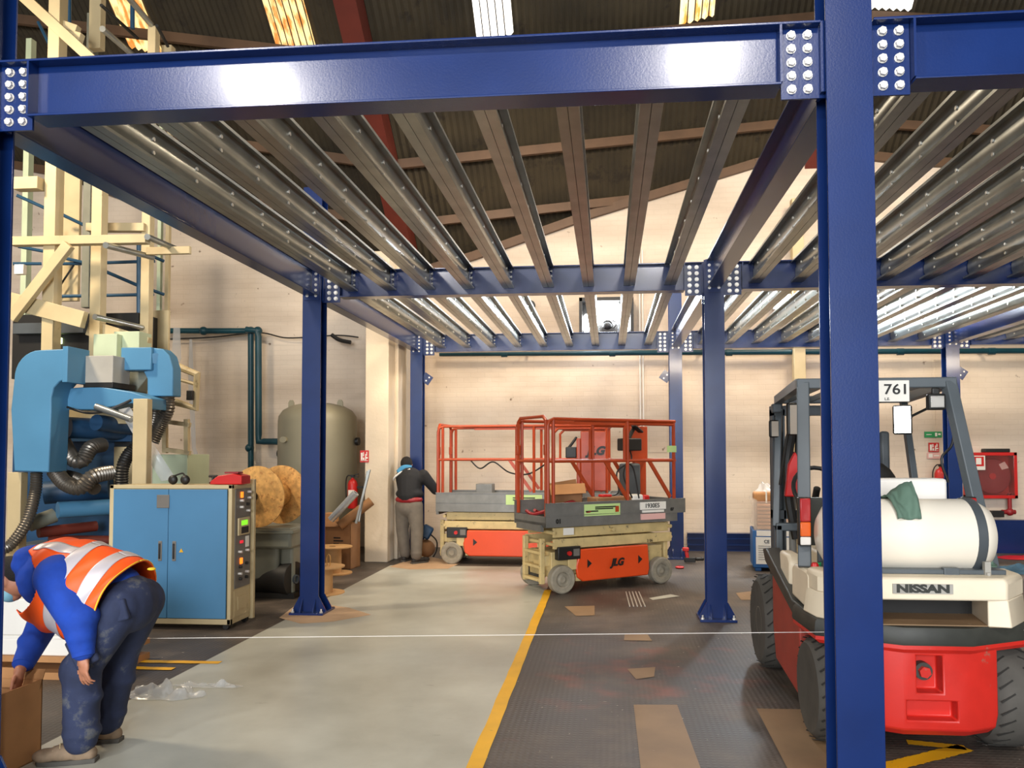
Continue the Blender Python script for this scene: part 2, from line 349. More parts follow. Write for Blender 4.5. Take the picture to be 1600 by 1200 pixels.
    def build(s, name, m, parent=None, bevel=0, ang=35, label=None, seg=2, weld=False, solid=0):
        o = bpy.data.objects.new(name, s.mesh(name, m, ang, weld)); COL.objects.link(o)
        if parent is not None: o.parent = parent
        if solid:
            md = o.modifiers.new('solid', 'SOLIDIFY'); md.thickness = solid; md.offset = 0
        if bevel:
            md = o.modifiers.new('bevel', 'BEVEL'); md.width = bevel; md.segments = seg; md.limit_method = 'ANGLE'; md.angle_limit = math.radians(40)
        if label: o['label'] = label
        return o
    def organic(s, name, m, parent=None, voxel=.012, smooth=6, label=None, subd=0):
        o = s.build(name, m, parent, ang=180, label=label)
        md = o.modifiers.new('remesh', 'REMESH'); md.mode = 'VOXEL'; md.voxel_size = voxel; md.use_smooth_shade = True
        md = o.modifiers.new('smooth', 'SMOOTH'); md.factor = .5; md.iterations = smooth
        return o
def catmull(P, k):
    out = []; n = len(P)
    for i in range(n-1):
        a = P[max(i-1, 0)]; b = P[i]; c = P[i+1]; d = P[min(i+2, n-1)]
        for j in range(k):
            t = j/k; out.append(.5*((2*b)+(-a+c)*t+(2*a-5*b+4*c-d)*t*t+(-a+3*b-3*c+d)*t**3))
    out.append(P[-1]); return out
def inst(src, parent, loc=None, mat4=None, name=None):
    o = bpy.data.objects.new(name or src.name.split('.')[0], src.data) if False else src.copy()
    COL.objects.link(o)
    o.parent = parent
    if mat4 is not None: o.matrix_local = mat4
    elif loc is not None: o.location = loc
    return o
def kids(o, cache={}): return [c for c in bpy.data.objects if c.parent == o]
def copy_tree(o, parent=None):
    ch = list(o.children)
    c = o.copy(); COL.objects.link(c); c.parent = parent
    for k in ch: copy_tree(k, c)
    return c
def text(name, body, size, m, loc, rot, parent=None, depth=.002, align='CENTER', xs=1, label=None, bold=0, shear=0):
    cu = bpy.data.curves.new(name, 'FONT'); cu.body = body; cu.size = size; cu.extrude = depth; cu.align_x = align; cu.align_y = 'CENTER'; cu.offset = bold; cu.shear = shear
    t = bpy.data.objects.new(name+'_curve', cu); COL.objects.link(t)
    me = bpy.data.meshes.new_from_object(t.evaluated_get(bpy.context.evaluated_depsgraph_get()))
    bpy.data.objects.remove(t); bpy.data.curves.remove(cu)
    me.name = name; me.materials.clear(); me.materials.append(M[m])
    o = bpy.data.objects.new(name, me); COL.objects.link(o); o.location = loc; o.rotation_euler = rot; o.scale = (xs, 1, 1)
    if parent is not None: o.parent = parent
    if label: o['label'] = label
    return o
FRONT = (PI/2, 0, 0)                     # lettering that faces the viewer (-y)
#SECTION_STRUCTURE
# ------------------------------------------------------------------ the building
YW = 9.55
def struct(name, mb, m, **k):
    o = mb.build(name, m, **k); o['kind'] = 'structure'; return o
floor = struct('floor', MB().b2((-14, -15, -.2), (17, 16, 0)), 'floor_plate')
MB().add([(-.12, -15, .003), (2.25, -15, .003), (2.25, 7.4, .003), (-.12, 7.4, .003)], [(0, 1, 2, 3)]).build('painted_lane', 'lane', floor, label='smooth grey painted concrete lane')
def strip(x0, y0, x1, y1, w, z=.005):
    a = Vector((x0, y0, z)); b = Vector((x1, y1, z)); n = (b-a).normalized().cross(Vector((0, 0, 1)))*w/2; k = 60; vs = []
    for i in range(k+1):
        p = a.lerp(b, i/k); j = random.uniform(.9, 1.08); vs += [p+n*j, p-n*random.uniform(.92, 1.08)]
    return MB().add(vs, [(2*i, 2*i+1, 2*i+3, 2*i+2) for i in range(k)])
for x0, y0, x1, y1, w in ((2.27, 5.6, 2.31, -4, .085), (-3.2, 2.25, .02, 2.31, .07), (-3.2, 2.12, -.24, 2.12, .07), (4.30, .66, 4.88, 1.0, .1), (4.88, 1.0, 4.6, 1.06, .07)):
    strip(x0, y0, x1, y1, w).build('yellow_line', 'yellow_line', floor)
def patch(pts, m='bare_patch', z=.004):
    P = [FL(x, y) for x, y in pts]
    MB().add([(p.x, p.y, z) for p in P], [tuple(range(len(P)))]).build('floor_patch', m, floor)
patch([(990, 1102), (1058, 1102), (1098, 1210), (1002, 1210)])
patch([(1182, 1108), (1298, 1110), (1298, 1230), (1245, 1230)])
patch([(980, 1046), (1024, 1043), (1022, 1058), (994, 1062)])
patch([(976, 992), (1012, 992), (1019, 1002), (975, 1001)])
patch([(882, 948), (929, 947), (929, 962), (900, 963)])
patch([(1150, 927), (1185, 923), (1185, 938), (1158, 938)])
patch([(1014, 935), (1048, 929), (1062, 932), (1020, 938)], 'lane')
patch([(436, 966), (470, 940), (545, 950), (580, 961), (520, 972), (470, 975)], 'dust')
patch([(608, 886), (660, 868), (720, 880), (700, 889), (640, 890)], 'dust')
# raised tread ribs near the front lift
tr = MB()
for i in range(5):
    a = FL(978+i*5, 925); b = FL(984+i*6, 948); tr.bar((a.x, a.y, .004), (b.x, b.y, .004), .012, .008)
tr.build('tread_rib', 'lightgrey', floor)

wl = MB()
top = [(-14, 8.9), (-6.178, 6.35), (-5.08, 5.95), (-.42, 4.62), (.69, 4.92), (2.69, 5.58), (5.44, 6.36), (6.4, 6.55), (8.1, 6.3), (17, 5.5)]
wl.prism([(-14, 0)]+[(17, 0)]+top[::-1], 'y', YW, YW+.3)
wall = struct('wall_back', wl, 'wall', ang=0)
pl = MB(); pl.b2((-.60, 7.70, 0), (-.25, 8.05, 4.6)); pl.b2((-.60, 8.05, 0), (-.20, YW, 4.6))
struct('trim_1', pl, 'plaster', bevel=.01)
MB().b2((-14, -15, 0), (-13.7, YW, 9)).build('wall_left', 'wall', ang=0)['kind'] = 'structure'
MB().b2((16.7, -15, 0), (17, YW, 9)).build('wall_right', 'wall', ang=0)['kind'] = 'structure'
# shallow bricked-up bays showing on the back wall
for x0, x1, z0, z1 in ((3.62, 3.95, 1.6, 5.1), (8.25, 8.75, 1.8, 3.1)):
    MB().b2((x0, YW-.012, z0), (x1, YW+.01, z1)).build('brick_panel', 'wall', wall, ang=0)

# roof: corrugated slope falling towards the back wall, folded along a valley at x=-.4
XV = -.4
def roofz(x, y):
    if x < XV: c = .27*(XV-x)
    elif x < 6.4: c = .27*(x-XV)
    else: c = .27*6.8-.1*(x-6.4)
    yy = max(y, 3.2)
    z = 4.95+.87*(YW-yy)+c
    if y < 3.2: z -= .1*(3.2-y)
    return z
def rake(x): return .157*min(abs(x-XV), 6.8)       # purlins run slightly skew
rb = MB(); P_ = .10; x = -14; vs = []; k = 0
ys = [3.2-18, 3.2, YW+4]
while x < 17:
    off = .022*math.cos(2*PI*(k % 4)/4)
    vs += [(x, y, roofz(x, y)+off) for y in (-15, 3.2, YW+4)]; x += P_/4; k += 1
fs = []
for i in range(k-1):
    for j in range(2): fs.append((i*3+j, (i+1)*3+j, (i+1)*3+j+1, i*3+j+1))
roof = struct('ceiling', MB().add(vs, fs), 'sheet', ang=0)
pb = MB()
def seg(y0, xa, xb, w=.07, h=.14, dz=-.11):
    m = MB(); ya = y0+rake(xa); yb = y0+rake(xb)
    m.bar((xa, ya, roofz(xa, ya)+dz), (xb, yb, roofz(xb, yb)+dz), w, h); return m
PY = [4.1, 5.55, 6.95, 8.15, 8.95, 10.2]
for y0 in PY:
    for xa, xb in ((-13.9, XV), (XV, 6.4), (6.4, 16.8)):
        seg(y0, xa, xb).build('purlin', 'purlin', roof)
for xv, dz in ((XV, -.25), (6.4, -.25)):
    m = MB(); m.bar((xv, 3.2, roofz(xv, 3.2)+dz), (xv, YW+3, roofz(xv, YW+3)+dz), .30, .36); m.build('rafter', 'rafter_red', roof)
# raking timber along the top of the gable wall
m = MB()
for (xa, za), (xb, zb) in zip(top[1:-1], top[2:]):
    m.bar((xa, YW+.02, za+.04), (xb, YW+.02, zb+.04), .22, .14)
tb = m.build('trim_2', 'purlin'); tb['kind'] = 'structure'
# rooflights
def rooflight(pxa, pxb, m, y1=6.92):
    xs = []
    for px in (pxa, pxb):
        X = A(px, 30, 6.7).x; xs.append(X)
    xa, xb = xs; n = int((xb-xa)/P_*4); vs = []
    ym = y1+rake((xa+xb)/2)
    for i in range(n+1):
        x = xa+(xb-xa)*i/n; off = .022*math.cos(2*PI*i/4)-.03; vs += [(x, 3.4, roofz(x, 3.4)+off), (x, ym, roofz(x, ym)+off)]
    MB().add(vs, [(2*i, 2*i+2, 2*i+3, 2*i+1) for i in range(n)]).build('rooflight', m, roof, ang=0)
for a, b, m in ((148, 208, 'rooflight_dirty'), (412, 482, 'rooflight_dirty'), (735, 795, 'rooflight_clear'), (1072, 1132, 'rooflight_amber'), (1410, 1488, 'rooflight_clear')): rooflight(a, b, m)

# ------------------------------------------------------------------ blue steel mezzanine
W = 4.0; RY = [0, 4.19, 8.445]; ZT = 3.445; ZB = 3.172; BW = .135
bolt_src = MB().hexbolt((0, 0, 0), (0, -1, 0)).build('bolt', 'bolt', None)
bolt_mesh = bolt_src.data; bpy.data.objects.remove(bolt_src)
def bolt(parent, loc, rz=0, s=1):
    o = bpy.data.objects.new('bolt', bolt_mesh); COL.objects.link(o); o.parent = parent; o.location = loc; o.rotation_euler = (0, 0, rz); o.scale = (s, s, s); return o
CW, CD = .192, .17
def column(cx, cy, top, label, sides, base=True, brace=0):
    t = thing('steel_column', label, 'steel column', (cx, cy, 0), 0, 'blue columns of the steel deck')
    h = CW/2; d = CD/2; tf = .012
    MB().prism([(-h, -d), (h, -d), (h, -d+tf), (.005, -d+tf), (.005, d-tf), (h, d-tf), (h, d), (-h, d), (-h, d-tf), (-.005, d-tf), (-.005, -d+tf), (-h, -d+tf)], 'z', .02, top).build('shaft', 'blue_steel', t, bevel=.0015, seg=1)
    MB().box((0, 0, .012), (.345, .345, .024)).build('base_plate', 'blue_steel', t, bevel=.002)
    for sx in (-1, 1):
        MB().prism([(sx*h, .024), (sx*(h+.075), .024), (sx*(h+.072), .045), (sx*(h+.005), .17), (sx*h, .17)], 'y', -d, -d+.012).build('gusset', 'blue_steel', t)
        MB().prism([(sx*h, .024), (sx*(h+.075), .024), (sx*(h+.072), .045), (sx*(h+.005), .17), (sx*h, .17)], 'y', d-.012, d).build('gusset', 'blue_steel', t)
        MB().prism([(-d, .024), (-d-.075, .024), (-d-.072, .045), (-d-.005, .15), (-d, .15)], 'x', sx*(h-.03)-.006, sx*(h-.03)+.006).build('gusset', 'blue_steel', t)
    for sx in (-1, 1):
        MB().cyl((sx*.145, -.14, .024), (sx*.145, -.14, .06), .009, n=8).cyl((sx*.145, -.14, .024), (sx*.145, -.14, .036), .017, n=6).build('anchor_bolt', 'bolt', t)
    for sx in sides:
        p = MB().b2((sx*.006, -.022, 3.125), (sx*.27, -.010, 3.44)).build('connection_plate', 'blue_steel', t)
        for i in range(5):
            for s in (.157, .226): bolt(p, (sx*s, -.022, 3.165+i*.0595))
        MB().b2((sx*.09, -.05, 3.14), (sx*.108, .05, 3.45)).build('stiffener', 'blue_steel', t)
    if brace:
        R = Matrix.Rotation(math.radians(35), 3, 'Y')
        p = MB().box((brace*(h+.05), 0, 2.76), (.15, .012, .15), R).build('brace_plate', 'blue_steel', t)
        for a, b in ((.03, .02), (-.02, -.03)): bolt(p, (brace*(h+.06)+a, -.006, 2.76+b), 0, .6)
    return t
def xbeam(x0, x1, y, label, e0=True, e1=True):
    t = thing('steel_beam', label, 'steel beam', (x0, y, ZB), 0, 'blue beams of the steel deck'); l = x1-x0; h = ZT-ZB; w = BW/2; tf = .011
    a = .11; b = l-.11; a2 = .277; b2_ = l-.277
    if not e1: b = b2_ = l
    m = MB().b2((a+.01, -.004, .0115), (b-.01, .004, h-tf)); m.build('web', 'blue_steel', t)
    MB().b2((a, -w, h-tf), (b, w, h)).build('top_flange', 'blue_steel', t, bevel=.002)
    MB().b2((a2, -w, 0), (b2_, w, tf)).build('bottom_flange', 'blue_steel', t, bevel=.002)
    for xx, e in ((a2, e0), (b2_, e1)):
        if e: MB().b2((xx-.005, -w, tf), (xx+.005, w, h-tf)).build('stiffener', 'blue_steel', t)
    return t
def ybeam(x, y0, y1, label):
    t = thing('steel_beam', label, 'steel beam', (x, y0, ZB), 0, 'blue beams of the steel deck'); a = CD/2+.012; b = y1-y0-CD/2-.012; h = ZT-ZB; w = BW/2; tf = .011; t.location.z += .012
    MB().b2((-.004, a, tf), (.004, b, h-tf)).build('web', 'blue_steel', t)
    MB().b2((-w, a, h-tf), (w, b, h)).build('top_flange', 'blue_steel', t, bevel=.002)
    MB().b2((-w, a, 0), (w, b, tf)).build('bottom_flange', 'blue_steel', t, bevel=.002)
    for yy, s in ((a, -1), (b, 1)):
        p = MB().b2((-.08, yy, -.045), (.08, yy+s*.012, h+.005)).build('end_plate', 'blue_steel', t)
        for i in range(5):
            for xx in (-.045, .045): bolt(p, (xx, b if s > 0 else a+.0, .0+i*.055), 0 if s > 0 else PI, .7)
    return t
X0, X1, X2 = 0, W, 8.03
column(X0, RY[0], 5.2, 'tall blue steel column at the left edge of the deck, nearest row', (1,))
column(X1, RY[0], 5.2, 'large blue steel column in front of the forklift, nearest the viewer', (-1, 1))
column(X0, RY[1], 4.3, 'blue steel column on a dusty base plate beside the round wooden spools', (1,))
column(X1, RY[1], 3.46, 'blue steel column standing between the scissor lifts and the blue crate', (-1, 1))
column(X0, RY[2], 3.46, 'blue steel column at the back beside the worker in the black jacket', (1,), brace=1)
column(X1, RY[2], 4.04, 'blue steel column at the back behind the right end of the front scissor lift', (-1, 1), brace=-1)
column(X2, RY[2], 3.46, 'blue steel column at the back seen through the forklift overhead guard', (-1, 1), brace=1)
xbeam(X0, X1, RY[0], 'long blue steel beam across the top of the front left bay')
xbeam(X1, X2, RY[0], 'blue steel beam running off to the right of the nearest column')
xbeam(X0, X1, RY[1], 'blue steel cross beam between the two middle columns')
xbeam(X1, X2, RY[1], 'blue steel cross beam right of the middle column, above the forklift')
xbeam(X0, X1, RY[2], 'blue steel cross beam at the back, above both scissor lifts')
xbeam(X1, X2, RY[2], 'blue steel cross beam at the back between its second and third columns')
xbeam(X2, X2+2.6, RY[2], 'short blue steel cross beam at the far right end of the back row', e1=False)
ybeam(X0, RY[0], RY[1], 'blue steel edge beam running back along the left side, front bay')
ybeam(X1, RY[0], RY[1], 'blue steel beam running back from the nearest column to the middle column')
ybeam(X0, RY[1], RY[2], 'blue steel edge beam running back along the left side, rear bay')
ybeam(X1, RY[1], RY[2], 'blue steel beam running back from the middle column to the rear column')
ybeam(X2, RY[1], RY[2], 'dark blue steel beam running back at the right, rear bay')

def make_joist(ylen):
    t = thing('deck_joist', 'joist', 'steel joist'); z0 = .0; z1 = .205; f = .055
    for s in (-1, 1):
        g = .0015; tk = .004
        p = [(s*g, z0), (s*f, z0), (s*f, z0+.018), (s*(f-tk), z0+.018), (s*(f-tk), z0+tk), (s*(g+tk), z0+tk), (s*(g+tk), .055), (s*(g+tk+.008), .07), (s*(g+tk+.008), .135), (s*(g+tk), .15), (s*(g+tk), z1-tk), (s*(f-tk), z1-tk), (s*(f-tk), z1-.018), (s*f, z1-.018), (s*f, z1), (s*g, z1)]
        MB().prism(p, 'y', .012, ylen-.012).build('channel', 'galv', t)
    n = 9
    thr = MB().cyl((-.018, 0, 0), (.018, 0, 0), .006, n=6).cyl((-.020, 0, 0), (-.012, 0, 0), .012, n=6).cyl((.012, 0, 0), (.020, 0, 0), .012, n=6)
    me = thr.mesh('bolt', 'bolt')
    for i in range(n):
        for z in (.063, .142):
            o = bpy.data.objects.new('bolt', me); COL.objects.link(o); o.parent = t; o.location = (0, .25+i*(ylen-.5)/(n-1), z)
    for yy, s in ((ylen-.006, -1), (.006, 1)):
        c = MB().b2((.016, yy, .02), (.022, yy+s*.09, .19)).b2((.016, yy, .02), (.06, yy+s*.006, .19)).build('cleat', 'blue_steel', t)
        for z in (.05, .10, .15):
            o = bpy.data.objects.new('cleat_bolt', me); COL.objects.link(o); o.parent = c; o.location = (.022, yy+s*.06, z)
    return t
ords = ['first', 'second', 'third', 'fourth', 'fifth', 'sixth', 'seventh', 'eighth', 'ninth']
protos = {}
for (xa, yi, n, bay) in ((X0, 0, 9, 'front left bay'), (X1, 0, 9, 'front right bay'), (X0, 1, 9, 'rear left bay'), (X1, 1, 9, 'rear middle bay'), (X2, 1, 4, 'rear right bay')):
    if yi not in protos: protos[yi] = t = make_joist(RY[yi+1]-RY[yi]-.008)
    else: t = copy_tree(protos[yi])
    for k in range(n):
        if k: t = copy_tree(protos[yi])
        t.location = (xa+.3985*(k+1), RY[yi]+.004, ZT-.208)
        tag(t, 'galvanised double-channel deck joist, %s from the left in the %s' % (ords[k], bay), 'steel joist', 'galvanised joists of the %s' % bay)

# ------------------------------------------------------------------ services and fittings on the back wall
def single(name, mb, m, label, cat, group=None, **k):
    o = mb.build(name, m, **k); return tag(o, label, cat, group)
pp = MB().tube([(.15, 9.35, 3.27), (15, 9.35, 3.15)], .045, 12)
t = thing('pipe', 'dark green horizontal pipe running along the back wall under the deck', 'pipe')
pp.build('pipe_run', 'pipe_green', t)
m = MB()
for x in (1.2, 3.0, 4.9, 6.0, 7.6, 9.0): MB().cyl((x, 9.35, 3.265-.008*x), (x+.1, 9.35, 3.265-.008*x), .056).build('coupling', 'pipe_green', t)
for x in (1.6, 4.5, 6.9, 8.9): MB().b2((x, 9.35, 3.28-.008*x), (x+.04, YW-.004, 3.32-.008*x)).build('bracket', 'black', t)
t = thing('pipe', 'dark teal pipe crossing the left wall and dropping down to the air tank', 'pipe')
Yp = 9.35
a = A(256, 517, Yp); b = A(392, 517, Yp); c = A(392, 724, Yp)
MB().tube([a, b+Vector((-.05, 0, 0)), b, b+Vector((0, 0, -.05)), c+Vector((0, 0, .0)), c+Vector((0, 0, -.25))], .05, 12).build('pipe_run', 'pipe_green', t)
a = A(262, 517, Yp-.12); b = A(402, 517, Yp-.12); c = A(404, 690, Yp-.12); d = A(437, 690, Yp-.3)
MB().tube([A(385, 515, Yp-.1), b, b+Vector((.02, 0, -.1)), c+Vector((0, 0, .12)), c, c+Vector((.1, 0, 0)), d], .055, 12).build('branch_pipe', 'pipe_green', t)
m = MB()
for q in (A(318, 517, Yp), A(392, 517, Yp), A(403, 517, Yp-.1), A(390, 700, Yp)): MB().ell(q, .075, n=12).build('coupling', 'pipe_green', t)
t = thing('skirting_girder', 'stacked dark blue girders lying along the foot of the back wall', 'girder')
for z0, z1 in ((.0, .10), (.10, .20), (.20, .29)):
    MB().prism([(9.33, z0), (9.5, z0), (9.5, z0+.012), (9.42, z0+.012), (9.42, z1-.012), (9.5, z1-.012), (9.5, z1-.003), (9.33, z1-.003), (9.33, z1-.012), (9.40, z1-.012), (9.40, z0+.012), (9.33, z0+.012)], 'x', 4.25, 5.6).build('girder', 'blue_steel', t)
single('painted_plinth', MB().b2((6.9, 9.38, 0), (16, YW-.004, .52)), 'blue_steel', 'blue painted plinth along the wall foot below the fire hose cabinet', 'plinth')
q = A(1247, 300, 9.3); q2 = A(1252, 860, 9.3)
single('wall_post', MB().b2((q2.x-.09, 9.2, 0), (q2.x+.09, 9.36, 5.7)), 'cream', 'cream steel post against the back wall left of the forklift', 'post', bevel=.006)
t = thing('wall_conduit', 'thin white cable conduit with socket box on the back wall', 'conduit')
q = A(1004, 700, 9.5)
MB().cyl((q.x-.03, 9.52, q.z), (q.x-.03, 9.52, 5.2), .012).cyl((q.x+.02, 9.52, q.z), (q.x+.02, 9.52, 5.0), .012).build('tube', 'white', t)
MB().box((q.x, 9.5, q.z), (.1, .08, .16)).build('socket_box', 'white', t, bevel=.01)
# flood lamp
a = A(905, 466, 9.3); b = A(990, 522, 9.3)
t = thing('flood_lamp', 'black framed flood lamp glaring white high on the back wall', 'lamp', ((a.x+b.x)/2, 9.3, (a.z+b.z)/2))
wd = (b.x-a.x)/2; hh = (a.z-b.z)/2
m = MB().b2((-wd, -.06, hh-.06), (wd, .25, hh)).b2((-wd, -.06, -hh), (-wd+.05, .25, hh)).b2((wd-.05, -.06, -hh), (wd, .25, hh)).b2((-wd, .2, -hh), (wd, .25, hh)); m.build('housing', 'black', t)
MB().box((0, .1, .06), (.42, .04, .36)).build('lamp_panel', 'lamp_glow', t, bevel=.03)
for sx in (-1, 1): MB().ell((sx*.33, .1, -.1), (.07, .03, .16)).build('side_bulb', 'lamp_glow', t)
MB().ell((.02, -.05, -.16), (.09, .06, .09)).box((.03, -.05, -.26), (.22, .05, .1)).tube([(.1, -.05, -.22), (.16, -.05, -.16), (.14, -.05, -.1), (.08, -.05, -.08)], .012).build('lamp_head', 'black', t)
area('flood_lamp_light', (2.95, 9.15, 3.9), (2.6, 4, 2.2), .7, .5, 120, (.85, .92, 1))
# small flood lamp on the wall right of the middle column
q = A(1222, 471, 9.3)
t = thing('flood_lamp', 'small white wall flood lamp seen between the joists right of the middle column', 'lamp', tuple(q), -.2)
R_ = Matrix.Rotation(.25, 3, 'Y')
MB().box((0, .06, 0), (.26, .10, .32), R_).bar((0, .1, 0), (0, .24, .0), .04, .04).build('housing', 'lightgrey', t, bevel=.02)
MB().box((0, .0, 0), (.20, .03, .26), R_).build('lamp_panel', 'lamp_glow', t, bevel=.01)
area('flood_lamp_light', (q.x, 9.15, q.z), (6.6, 5.4, 3.3), .6, .4, 300, (.80, .91, 1))
single('wall_vent', MB().cyl((A(829, 477, 9.5).x, 9.46, A(829, 477, 9.5).z), (A(829, 477, 9.5).x, 9.56, A(829, 477, 9.5).z), .08, n=20), 'black', 'round black vent hole high on the back wall', 'vent')
# signs
def sign(px, py, pw, ph, m, label, glyph=None, Y=9.53):
    a = A(px, py, Y); s = (Y-CY)/FPX; wd, hg = pw*s, ph*s
    t = thing('wall_sign', label, 'sign', (a.x, Y, a.z))
    MB().box((0, 0, 0), (wd, .012, hg)).build('panel', m, t)
    g = MB(); 
    for (x0, z0, x1, z1) in glyph or (): g.b2((x0*wd, -.010, z0*hg), (x1*wd, -.006, z1*hg))
    if glyph: g.build('pictogram', 'paper', t)
    return t
flame = ((-.40, -.3, -.2, .3), (-.15, -.38, 0, -.1), (-.15, 0, -.05, .35), (.1, -.35, .2, .2), (.2, -.2, .4, -.05), (.24, .05, .34, .38), (-.42, -.38, .42, -.34))
sign(569.5, 713, 14, 19, 'red', 'small red fire equipment sign on the white pillar', flame, 7.69)
sign(1458, 679, 25, 9, 'green_sign', 'green exit sign on the wall seen through the forklift guard', ((.1, -.3, .22, .3), (.28, -.1, .42, .2), (-.4, -.05, -.1, .05)))
sign(1459, 699, 15, 14, 'red', 'red fire extinguisher sign below the green exit sign', flame)
sign(1459, 712, 19, 9, 'pink_label', 'small red and white notice just above the wall fire extinguisher', ((-.4, -.3, -.1, .3), (0, -.1, .4, .1)))
def extinguisher(px, py, Y, h, r, label, br):
    a = A(px, py, Y); t = thing('fire_extinguisher', label, 'fire extinguisher', (a.x, Y, a.z-h/2))
    MB().b2((-.03, 0, h*.6), (.03, br[1], h*.66)).b2((0, -.02, h*.6), (br[0], .02, h*.66)).build('wall_bracket', 'black', t)
    MB().lathe([(r*.9, 0), (r, .02), (r, h*.72), (r*.75, h*.82), (r*.25, h*.88), (r*.25, h*.93)], (0, 0, 0), n=20).build('cylinder', 'red', t)
    MB().box((0, 0, h*.96), (.05, .05, .04)).bar((0, 0, h*.98), (.09, 0, h*1.03), .02, .012).bar((0, 0, h*.96), (.09, 0, h*.93), .02, .012).build('valve', 'black', t)
    MB().tube([(0, 0, h*.95), (-.07, -.02, h*.97), (-r-.03, 0, h*.75), (-r-.02, 0, h*.25)], .009, smooth=6).build('hose', 'black', t)
    MB().b2((-r*.55, -r-.004, h*.25), (r*.6, -r*.8, h*.55)).build('paper_label', 'paper', t)
    return t
extinguisher(1470, 752, 9.4, .55, .09, 'red fire extinguisher on the back wall beside the hose cabinet', (.03, .145))
extinguisher(551, 768, 7.88, .5, .075, 'red fire extinguisher between the grey tank and white pillar', (.24, .03))
# hose cabinet
a = A(1512, 707, 9.35); b = A(1591, 779, 9.35); wd = b.x-a.x; hg = a.z-b.z
t = thing('fire_hose_cabinet', 'red fire hose reel cabinet with glass front on the back wall', 'fire hose cabinet', (a.x, 9.35, b.z))
m = MB().b2((0, 0, 0), (wd, .19, .05)).b2((0, 0, hg-.05), (wd, .19, hg)).b2((0, 0, 0), (.05, .19, hg)).b2((wd-.05, 0, 0), (wd, .19, hg)).b2((0, .18, 0), (wd, .19, hg)); m.build('case', 'red', t, bevel=.004)
m = MB(); m.lathe([(.27, 0), (.28, .01), (.27, .02), (.10, .03), (.09, .02)], (wd*.53, .06, hg*.48), (0, 1, 0), 40); m.build('reel_disc', 'dark_red', t)
MB().cyl((wd*.53, .05, hg*.48), (wd*.53, .12, hg*.48), .05).build('hub', 'red', t)
MB().tube([(wd*.53+.25*math.cos(t_), .12, hg*.48+.25*math.sin(t_)) for t_ in [i*PI/16 for i in range(33)]], .025, 8).build('hose', 'black', t)
MB().b2((.06, -.004, hg*.62), (.26, 0, hg*.93)).build('notice', 'paper', t)
MB().b2((.08, -.007, hg*.70), (.24, -.004, hg*.91)).build('notice_print', 'red', t)
MB().b2((.12, -.010, hg*.74), (.20, -.007, hg*.88)).build('notice_icon', 'paper', t)
MB().b2((.05, .0, .05), (wd-.05, .006, hg-.05)).build('glass_front', 'glass_clear', t)
m = MB().prism([(wd*.66, hg*.74), (wd*.78, hg*.80), (wd*.86, hg*.66), (wd*.72, hg*.62)], 'y', .055, .058); m.build('sticker', 'pink_label', t)
single('black_box', MB().b2((a.x+.28, 9.38, a.z), (a.x+.66, 9.52, a.z+.06)), 'black', 'flat black box lying on top of the fire hose cabinet', 'box', bevel=.01)
t = thing('hydrant_valve', 'rusty red pipe valve below the fire hose cabinet', 'valve')
q = A(1578, 800, 9.38); MB().cyl(q, q+Vector((0, 0, .3)), .03).ell(q, (.06, .06, .06)).cyl(q+Vector((-.12, 0, 0)), q+Vector((.08, 0, 0)), .035).build('body', 'dark_red', t)
MB().box(q+Vector((-.2, 0, -.03)), (.18, .1, .1)).build('coupling', 'black', t)
# cable strung along the left wall
t = single('cable', MB().tube([A(262, 530, 9.4), A(330, 527, 9.4), A(405, 520, 9.4), A(450, 528, 9.4), A(525, 524, 9.4), A(560, 527, 9.4)], .012, 6, smooth=8).tube([A(518, 523, 9.3), A(530, 531, 9.3), A(548, 535, 9.3)], .035, 8, smooth=4), 'black', 'thin black cable strung along the wall left of the white pillar', 'cable')
# string line
single('string_line', MB().cyl(A(-30, 1000, .9), A(1660, 984, .9), .0016, n=6), 'white', 'thin white builder\'s string stretched across at knee height', 'string')
def AX(px, py, X):
    d = ray(px, py); t = (X-CX)/d.x; return CV+d*t
